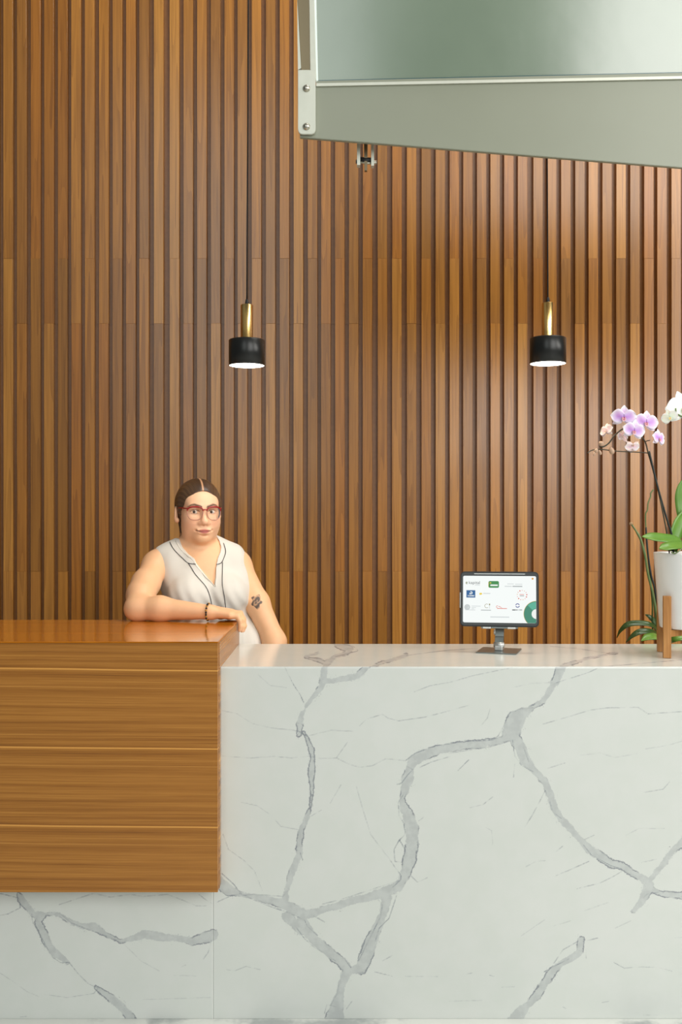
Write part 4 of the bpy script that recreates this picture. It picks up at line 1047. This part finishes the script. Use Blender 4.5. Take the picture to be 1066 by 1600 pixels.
def tint(c, w):
    w = np.clip(w, 0, 1)[:, None]; col[:, :3] = col[:, :3]*(1-w)+np.array(lin(*c))[None, :3]*w
u_, v_, w_ = hl[:, 0], -hl[:, 1], hl[:, 2]
front = (v_ > 0.03) & (np.abs(u_) < 0.09) & (w_ > -0.12) & (w_ < 0.13)
g = lambda cx, cz, rx, rz: np.exp(-(((u_-cx)/rx)**2+((w_-cz)/rz)**2))*front
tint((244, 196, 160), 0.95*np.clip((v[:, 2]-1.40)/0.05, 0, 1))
tint((232, 164, 134), 0.45*(g(-0.045, -0.04, 0.022, 0.02)+g(0.045, -0.04, 0.022, 0.02)))
tint((230, 166, 136), 0.35*g(0, -0.036, 0.014, 0.012))
lip = np.clip(1.6-2.2*np.abs(((np.abs(u_)/0.0265)**2+((w_+0.0708-0.0030*(u_/0.025)**2)/0.0112)**2)), 0, 1)*front*(v_ > 0.06)
tint((182, 96, 86), lip)
tint((120, 62, 56), np.exp(-((w_+0.0714-0.0042*(u_/0.0285)**2)/0.0016)**2)*(np.abs(u_) < 0.029)*front*(v_ > 0.06)*0.85)
ab = np.abs(u_)
bz = np.interp(ab, [0.010, 0.020, 0.034, 0.046, 0.056], [0.0185, 0.0215, 0.0268, 0.0250, 0.0180])
bt = np.interp(ab, [0.008, 0.012, 0.030, 0.048, 0.057], [0.0024, 0.0046, 0.0044, 0.0030, 0.0012])
tint((70, 40, 28), np.clip(1.5-np.abs(w_-bz)/bt, 0, 1)*(ab > 0.0085)*(ab < 0.058)*front*0.9)
ez = 0.0062*np.sqrt(np.clip(1-((ab-0.032)/0.0150)**2, 0, 1))
tint((46, 28, 22), np.exp(-((w_-ez-0.0012)/0.0017)**2)*(np.abs(ab-0.032) < 0.0165)*front*0.95)
tint((170, 112, 88), np.exp(-((w_-ez-0.0055)/0.0022)**2)*(np.abs(ab-0.032) < 0.0150)*front*0.5)
tint((150, 92, 76), np.exp(-((w_+ez+0.0008)/0.0014)**2)*(np.abs(ab-0.032) < 0.0140)*front*0.6)
# tattoo: a dark rose on the outer arm (image right)
px_, py_ = CX+v[:, 0]*FPX/v[:, 1], CY-(v[:, 2]-CAMZ)*FPX/v[:, 1]
du, dv = px_-401, py_-940
rr = np.hypot(du/9.0, dv/12.5); an = np.arctan2(dv, du)
rose = (rr < 0.85+0.15*np.sin(5*an+1.0))*(0.45+0.55*(np.sin(9*rr+2.2*np.sin(2*an)+an) > -0.35))
onarm = (v[:, 1] < 3.74) & (v[:, 0] > -0.40)
tint((58, 58, 62), rose*onarm*0.9)
# finger nails
for ff in fg:
    tint((236, 176, 150), np.exp(-(np.linalg.norm(v-(ff[-1]+np.array([0.006, 0, -0.002])), axis=1)/0.0055)**2)*0.8)
M['skin'] = mat('skin', rough=0.48, Subsurface_Weight=0.08, Subsurface_Scale=0.008); t = NT(M['skin'])
M['skin'].node_tree.nodes['Principled BSDF'].inputs['Subsurface Radius'].default_value = (1.0, 0.35, 0.2)
at = t.n('ShaderNodeAttribute', attribute_name='col')
t.color(t.mix(t.noise(t.coord(), 55, 3), t.mix(1.0, at.outputs['Color'], (0.95, 0.94, 0.93, 1), 'MULTIPLY'), t.mix(1.0, at.outputs['Color'], (1.04, 1.03, 1.02, 1), 'MULTIPLY')))
woman = root('person', (TB[1][0]+0.02, PY+0.02, 0), 'woman in a sleeveless cream blouse and red glasses leaning on the walnut desk', 'person')
# shoes, trousers
body = fast_mesh('body', v, f, M['skin'], woman, col)

# blouse
bl = Field(LO, HI, H)
bl.F[:] = tor.F
bl.ell((0.055, 0.015, 0.96), (0.205, 0.150, 0.19), 0.05, TB)
bl.ell((0.125, 0.0, 0.93), (0.13, 0.13, 0.17), 0.06, TB)
bl.ell((-0.103, 0.008, 1.300), (0.040, 0.060, 0.080), 0.03, TB)
bl.ell((0.130, 0.008, 1.295), (0.044, 0.060, 0.080), 0.03, TB)
bl.ell((0.150, 0.0, 1.215), (0.040, 0.070, 0.090), 0.03, TB)
X, Y, Z = np.meshgrid(*[bl.lo[k]+H*np.arange(bl.n[k], dtype=np.float32) for k in range(3)], indexing='ij', sparse=True)
PXg = (CX+X*FPX/3.63)+0*Z; PYg = (CY-(Z-CAMZ)*FPX/3.63)+0*X
fold = 0.0022*np.sin((PXg-0.25*PYg)*0.35+2*np.sin(PYg*0.05))*np.clip((PYg-895)/60, 0, 1)
bl.F -= 0.0065+fold.astype(np.float32)
NECK = [(250,838),(275.9,843),(282.4,856),(293,866.6),(302.5,873),(306,880.5),(313,889),(335,917),(336.4,892),(336.8,880),(338.2,871),(340.6,864),(341.4,856),(337.6,846),(330,836),(300,780)]
def poly_sd(px, py, poly):
    d = np.full(px.shape, 1e3, np.float32); ins = np.zeros(px.shape, bool)
    n = len(poly)
    for i in range(n):
        ax, ay = poly[i]; bx, by = poly[(i+1) % n]
        dx, dy = bx-ax, by-ay; t = np.clip(((px-ax)*dx+(py-ay)*dy)/(dx*dx+dy*dy), 0, 1)
        d = np.minimum(d, np.hypot(px-ax-t*dx, py-ay-t*dy))
        c = (ay > py) != (by > py)
        with np.errstate(divide='ignore', invalid='ignore'):
            xi = (bx-ax)*(py-ay)/(by-ay if by != ay else 1e-9)+ax
        ins ^= c & (px < xi)
    return np.where(ins, -d, d)
nsd = poly_sd(PXg[:, 0, :], PYg[:, 0, :], NECK).astype(np.float32)*(3.63/FPX)
nsd = nsd[:, None, :]+np.where(Y > TB[1][1]+0.02, 0.2, 0.0).astype(np.float32)
bl.F = np.maximum(bl.F, -nsd)
neck_c = TB[0] @ np.array([0.0, 0.03, 0])+TB[1]
cyl = np.sqrt((X-neck_c[0])**2+(Y-neck_c[1])**2)-0.066+0*Z
bl.F = np.maximum(bl.F, -np.where(Z > 1.375, cyl, 0.5))
bl.F = np.maximum(bl.F, 0.84-Z+0*X+0*Y)
def hit(px, py, field=bl, off=0.0):
    """march from the camera to the blouse so that trims lie on it"""
    o = np.array([0, 0, CAMZ]); dr = np.array([(px-CX)/FPX, 1.0, -(py-CY)/FPX])
    for d in np.arange(3.42, 3.85, 0.002):
        p = o+dr*d; i = ((p-field.lo)/H); i0 = i.astype(int)
        if (i0 < 0).any() or (i0 >= np.array(field.n)-1).any(): continue
        if field.F[tuple(i0)] < 0.0015: return p-dr/np.linalg.norm(dr)*off
    return None
vb, fb = surface_nets(bl.F, bl.lo, H); vb = relax(vb, fb, 7, 0.4)
M['blouse'] = mat('blouse_fabric', lin(219, 215, 207), 0.75, Sheen_Weight=0.2); t = NT(M['blouse'])
t.bump(t.noise(t.coord(), 700, 2), 0.15, 0.0006)
blouse = fast_mesh('blouse', vb, fb, M['blouse'], woman)
M['piping'] = mat('black_piping', lin(28, 28, 34), 0.6)
LINES = [[(265.4,846.9),(272,858.7),(285,871.8),(294.3,879.7),(306,881.5)], [(294.3,879.7),(300,888.5),(306,898),(321.8,916.5),(328.4,932.3),(331.6,948)],
         [(349.5,848.5),(352.8,861.3),(349.4,873.2),(345.5,879.7),(337.5,882.3)], [(348,878.7),(347.6,895),(347.6,913.9),(350.7,932.3),(352.6,948),(353,965)]]
for ln in LINES:
    pp = [hit(x, y, off=0.0013) for x, y in catmull(ln, 6)]; pp = [p for p in pp if p is not None]
    if len(pp) > 3: bm_obj('piping', tube_bm(relax_path(pp) if False else pp, 0.0012, 6), M['piping'], blouse, True)
# raised collar band and placket edge
for ln in ([(275.9,844),(282.4,856),(293,866.6),(302,873.5),(306,880.5)], [(306,881),(313,889.5),(335,916)], [(335.8,916),(336.9,900),(337.2,883)]):
    pp = [hit(x+(-1.2 if x < 325 else 1.2), y+0.8, off=-0.0006) for x, y in catmull(ln, 6)]; pp = [p for p in pp if p is not None]
    if len(pp) > 3: bm_obj('collar_edge', tube_bm(pp, 0.0018, 6), M['blouse'], blouse, True)

# hair
hr = Field((HX-0.16, PY-0.16, HZ-0.17), (HX+0.16, PY+0.20, HZ+0.16), 0.0024)
hr.ell((0, 0.015, 0.033), (0.0835, 0.105, 0.0905), 0.02, TH_)
hr.ell((0, 0.075, -0.035), (0.052, 0.045, 0.055), 0.03, TH_)
hr.ell((0, 0.105, -0.035), (0.032, 0.03, 0.034), 0.012, TH_)
hr.cone((-0.004, 0.098, -0.05), (-0.052, 0.075, -0.135), 0.02, 0.012, 0.015, TH_)
hr.cone((-0.056, 0.050, -0.030), (-0.0570, 0.044, -0.080), 0.013, 0.005, 0.012, TH_)
for s in (-1, 1): hr.ell((s*0.068, 0.012, 0.012), (0.0125, 0.030, 0.040), 0.02, TH_)
Xh, Yh, Zh = np.meshgrid(*[hr.lo[k]+hr.h*np.arange(hr.n[k], dtype=np.float32) for k in range(3)], indexing='ij')
L = fbody(np.stack([Xh-0, Yh, Zh], -1).reshape(-1, 3), TH_).reshape(Xh.shape+(3,)); Lu, Lv, Lw = L[..., 0], -L[..., 1], L[..., 2]
zh = -0.045+0.122*np.sqrt(np.clip(1-(Lu/0.0765)**2, 0, 1))
zh = np.where(np.abs(Lu) > 0.0765, -0.045, zh)
# the face window: in front of the hairline
cutd = np.minimum((zh-Lw)*0.8, Lv-0.020+0.35*np.clip(Lw, -0.05, 0.06))
hr.F = np.maximum(hr.F, cutd.astype(np.float32))
for s in (-1, 1):               # ears stay free
    hr.ell((s*0.090, 0.008, -0.010), (0.020, 0.025, 0.037), 0.004, TH_, 'sub')
hv, hf = surface_nets(hr.F, hr.lo, hr.h); hv = relax(hv, hf, 2, 0.4)
lh = fbody(hv, TH_); hc = np.tile(np.array(lin(62, 44, 32)), (len(hv), 1))
an_ = np.arctan2(lh[:, 2], np.abs(lh[:, 0])+0.02); strand = 0.5+0.22*np.sin(41*an_+3*np.sin(lh[:, 1]*50))+0.18*np.sin(97*an_+5*np.sin(lh[:, 1]*37))
w = np.clip(0.75*strand*np.clip((np.abs(lh[:, 0])-0.012)/0.05, 0, 1), 0, 1)[:, None]
hc[:, :3] = hc[:, :3]*(1-w)+np.array(lin(128, 98, 70))[None, :3]*w
pl = (np.clip(1.6-np.abs(lh[:, 0]-0.001-0.05*(lh[:, 2]-0.10))/0.0026, 0, 1)*(-lh[:, 1] > -0.02)*(lh[:, 2] > 0.05))[:, None]
hc[:, :3] = hc[:, :3]*(1-pl)+np.array(lin(200, 152, 116))[None, :3]*pl
M['hair'] = mat('hair', rough=0.34); t = NT(M['hair'])
at = t.n('ShaderNodeAttribute', attribute_name='col'); t.color(at.outputs['Color'])
fast_mesh('hair', hv, hf, M['hair'], woman, hc)

# eyes
def head_pt(p): return TH_[0] @ np.array(p)+TH_[1]
M['eye'] = mat('eyeball', rough=0.08); t = NT(M['eye']); at = t.n('ShaderNodeAttribute', attribute_name='col'); t.color(at.outputs['Color'])
for s in (-1, 1):
    bm = bmesh.new(); bmesh.ops.create_uvsphere(bm, u_segments=32, v_segments=24, radius=0.0131)
    c = head_pt((s*0.0320, -0.0722, 0.0))
    look = np.array([0, 0, CAMZ])-c; look /= np.linalg.norm(look)
    cols = []
    for vv in bm.verts:
        a = math.acos(max(-1, min(1, float(np.array(vv.co.normalized()) @ look))))
        k = lin(14, 10, 8) if a < 0.20 else (lin(104, 76, 54) if a < 0.44 else lin(222, 214, 206)); cols.append(k)
        vv.co = vv.co+Vector(c)
    me = bpy.data.meshes.new('eye'); bm.to_mesh(me); bm.free()
    a = me.color_attributes.new('col', 'FLOAT_COLOR', 'POINT'); a.data.foreach_set('color', np.array(cols, np.float32).ravel())
    me.materials.append(M['eye']); me.polygons.foreach_set('use_smooth', [True]*len(me.polygons))
    link('eye', me, woman)

# red glasses
M['frame_red'] = mat('glasses_frame_red', lin(150, 30, 34), 0.22)
M['frame_pink'] = mat('glasses_frame_lower', lin(176, 120, 104), 0.2)
m = mat('glasses_lens', lin(236, 240, 240), 0.03); M['lens'] = m; t = NT(m)
tr = t.n('ShaderNodeBsdfTransparent'); gl = t.n('ShaderNodeBsdfGlossy'); gl.inputs['Roughness'].default_value = 0.10
mx = t.n('ShaderNodeMixShader'); fz = t.n('ShaderNodeFresnel'); fz.inputs['IOR'].default_value = 1.6
t.t.links.new(t.math('MULTIPLY', fz.outputs[0], 1.0), mx.inputs[0]); t.t.links.new(tr.outputs[0], mx.inputs[1]); t.t.links.new(gl.outputs[0], mx.inputs[2])
t.t.links.new(mx.outputs[0], t.t.nodes['Material Output'].inputs['Surface'])
glasses = link('glasses', None, woman, tuple(head_pt((0, -0.1, 0))))
def G(u, z): return head_pt((u, -0.1085+4.6*u*u, z-0.0005))
def lens_outline(s, n=40):
    out = []
    for k in range(n):
        a = 2*math.pi*k/n; ca, sa = math.cos(a), math.sin(a)
        x = 0.0272*math.copysign(abs(ca)**0.75, ca); z = (0.0205 if sa > 0 else 0.0275)*math.copysign(abs(sa)**0.75, sa)
        x *= 1+0.06*(z/0.02); out.append((s*0.0345+s*x, z-0.001))
    return out
for s in (-1, 1):
    o = lens_outline(s)
    top = [G(*p) for p in o[1:20]]; low = [G(*p) for p in o[19:40]+o[:2]]
    bm_obj('rim_top', tube_bm(top, [0.0019+0.0012*math.sin(math.pi*k/18) for k in range(19)], 8), M['frame_red'], glasses, True)
    bm_obj('rim_lower', tube_bm(low, 0.0014, 8), M['frame_pink'], glasses, True)
    bm = bmesh.new(); vs = [bm.verts.new(G(*p)) for p in o]; c = bm.verts.new(G(s*0.0345, -0.002)+TH_[0] @ np.array([0, -0.002, 0]))
    for i in range(len(vs)): bm.faces.new((vs[i], vs[(i+1) % len(vs)], c))
    bmesh.ops.recalc_face_normals(bm, faces=bm.faces)
    bm_obj('lens', bm, M['lens'], glasses, True)
    h0 = np.array((s*0.0660, -0.082, 0.013)); hinge = head_pt(h0)
    pts = [G(s*0.061, 0.014), hinge, head_pt((s*0.0735, -0.050, 0.0135)), head_pt((s*0.0790, -0.012, 0.013)), head_pt((s*0.0780, 0.012, 0.010)), head_pt((s*0.0740, 0.028, -0.006))]
    bm_obj('temple_arm', tube_bm(catmull(pts, 5), 0.0024, 8), M['frame_red'], glasses, True)
bm_obj('bridge', tube_bm([G(-0.009, 0.006), G(-0.004, 0.0095), G(0.004, 0.0095), G(0.009, 0.006)], 0.0022, 8), M['frame_red'], glasses, True)

# bracelet of dark and amber beads at the wrist
M['bead_dark'] = mat('bead_dark', lin(38, 30, 24), 0.25); M['bead_amber'] = mat('bead_amber', lin(176, 130, 46), 0.25)
ax = wrR-elR; ax /= np.linalg.norm(ax); bc = wrR-ax*0.004+np.array([0, 0, 0.001])
e1 = np.cross(ax, [0, 1, 0]); e1 /= np.linalg.norm(e1); e2 = np.cross(ax, e1)
bm = bmesh.new()
NB = 24
for k in range(NB):
    a = 2*math.pi*k/NB; p = bc+(e1*math.cos(a)+e2*math.sin(a))*0.0285
    r = bmesh.ops.create_icosphere(bm, subdivisions=2, radius=0.0037, matrix=Matrix.Translation(p))
    for fc in {f_ for vv in r['verts'] for f_ in vv.link_faces}: fc.material_index = 1 if (k*7) % 5 < 2 else 0
bm_obj('bracelet', bm, [M['bead_dark'], M['bead_amber']], woman, True)

# trousers and shoes, behind the counter
lw = Field((-0.88, 3.45, 0.0), (-0.10, 3.98, 1.0), 0.008)
lw.ell((0.075, 0.02, 0.90), (0.185, 0.135, 0.15), 0.05, TB)
for s in (-1, 1):
    lw.chain([TB[0] @ np.array([0.08+s*0.085, 0.02, 0.86])+TB[1], TB[0] @ np.array([0.08+s*0.085, 0.02, 0.50])+TB[1], TB[0] @ np.array([0.08+s*0.09, 0.03, 0.10])+TB[1]], [0.092, 0.066, 0.048], 0.02)
v2, f2 = surface_nets(lw.F, lw.lo, lw.h); v2 = relax(v2, f2, 2, 0.4)
M['trousers'] = mat('dark_trousers', lin(40, 42, 50), 0.8)
fast_mesh('trousers', v2, f2, M['trousers'], woman)
for s in (-1, 1):
    sh = Field((-0.9, 3.3, 0.0), (-0.1, 4.0, 0.14), 0.006)
    c = TB[0] @ np.array([0.08+s*0.09, -0.03, 0.0])+TB[1]
    sh.ell((0.08+s*0.09, -0.035, 0.030), (0.045, 0.125, 0.045), 0.01, TB)
    sh.ell((0.08+s*0.09, 0.03, 0.06), (0.045, 0.055, 0.06), 0.02, TB)
    Zs = sh.lo[2]+sh.h*np.arange(sh.n[2], dtype=np.float32); sh.F = np.maximum(sh.F, 0.008-Zs[None, None, :])
    v2, f2 = surface_nets(sh.F, sh.lo, sh.h); v2 = relax(v2, f2, 1, 0.4); v2[:, 2] = np.maximum(v2[:, 2]-0.006, 0.001)
    fast_mesh('shoe', v2, f2, M['rubber'], woman)
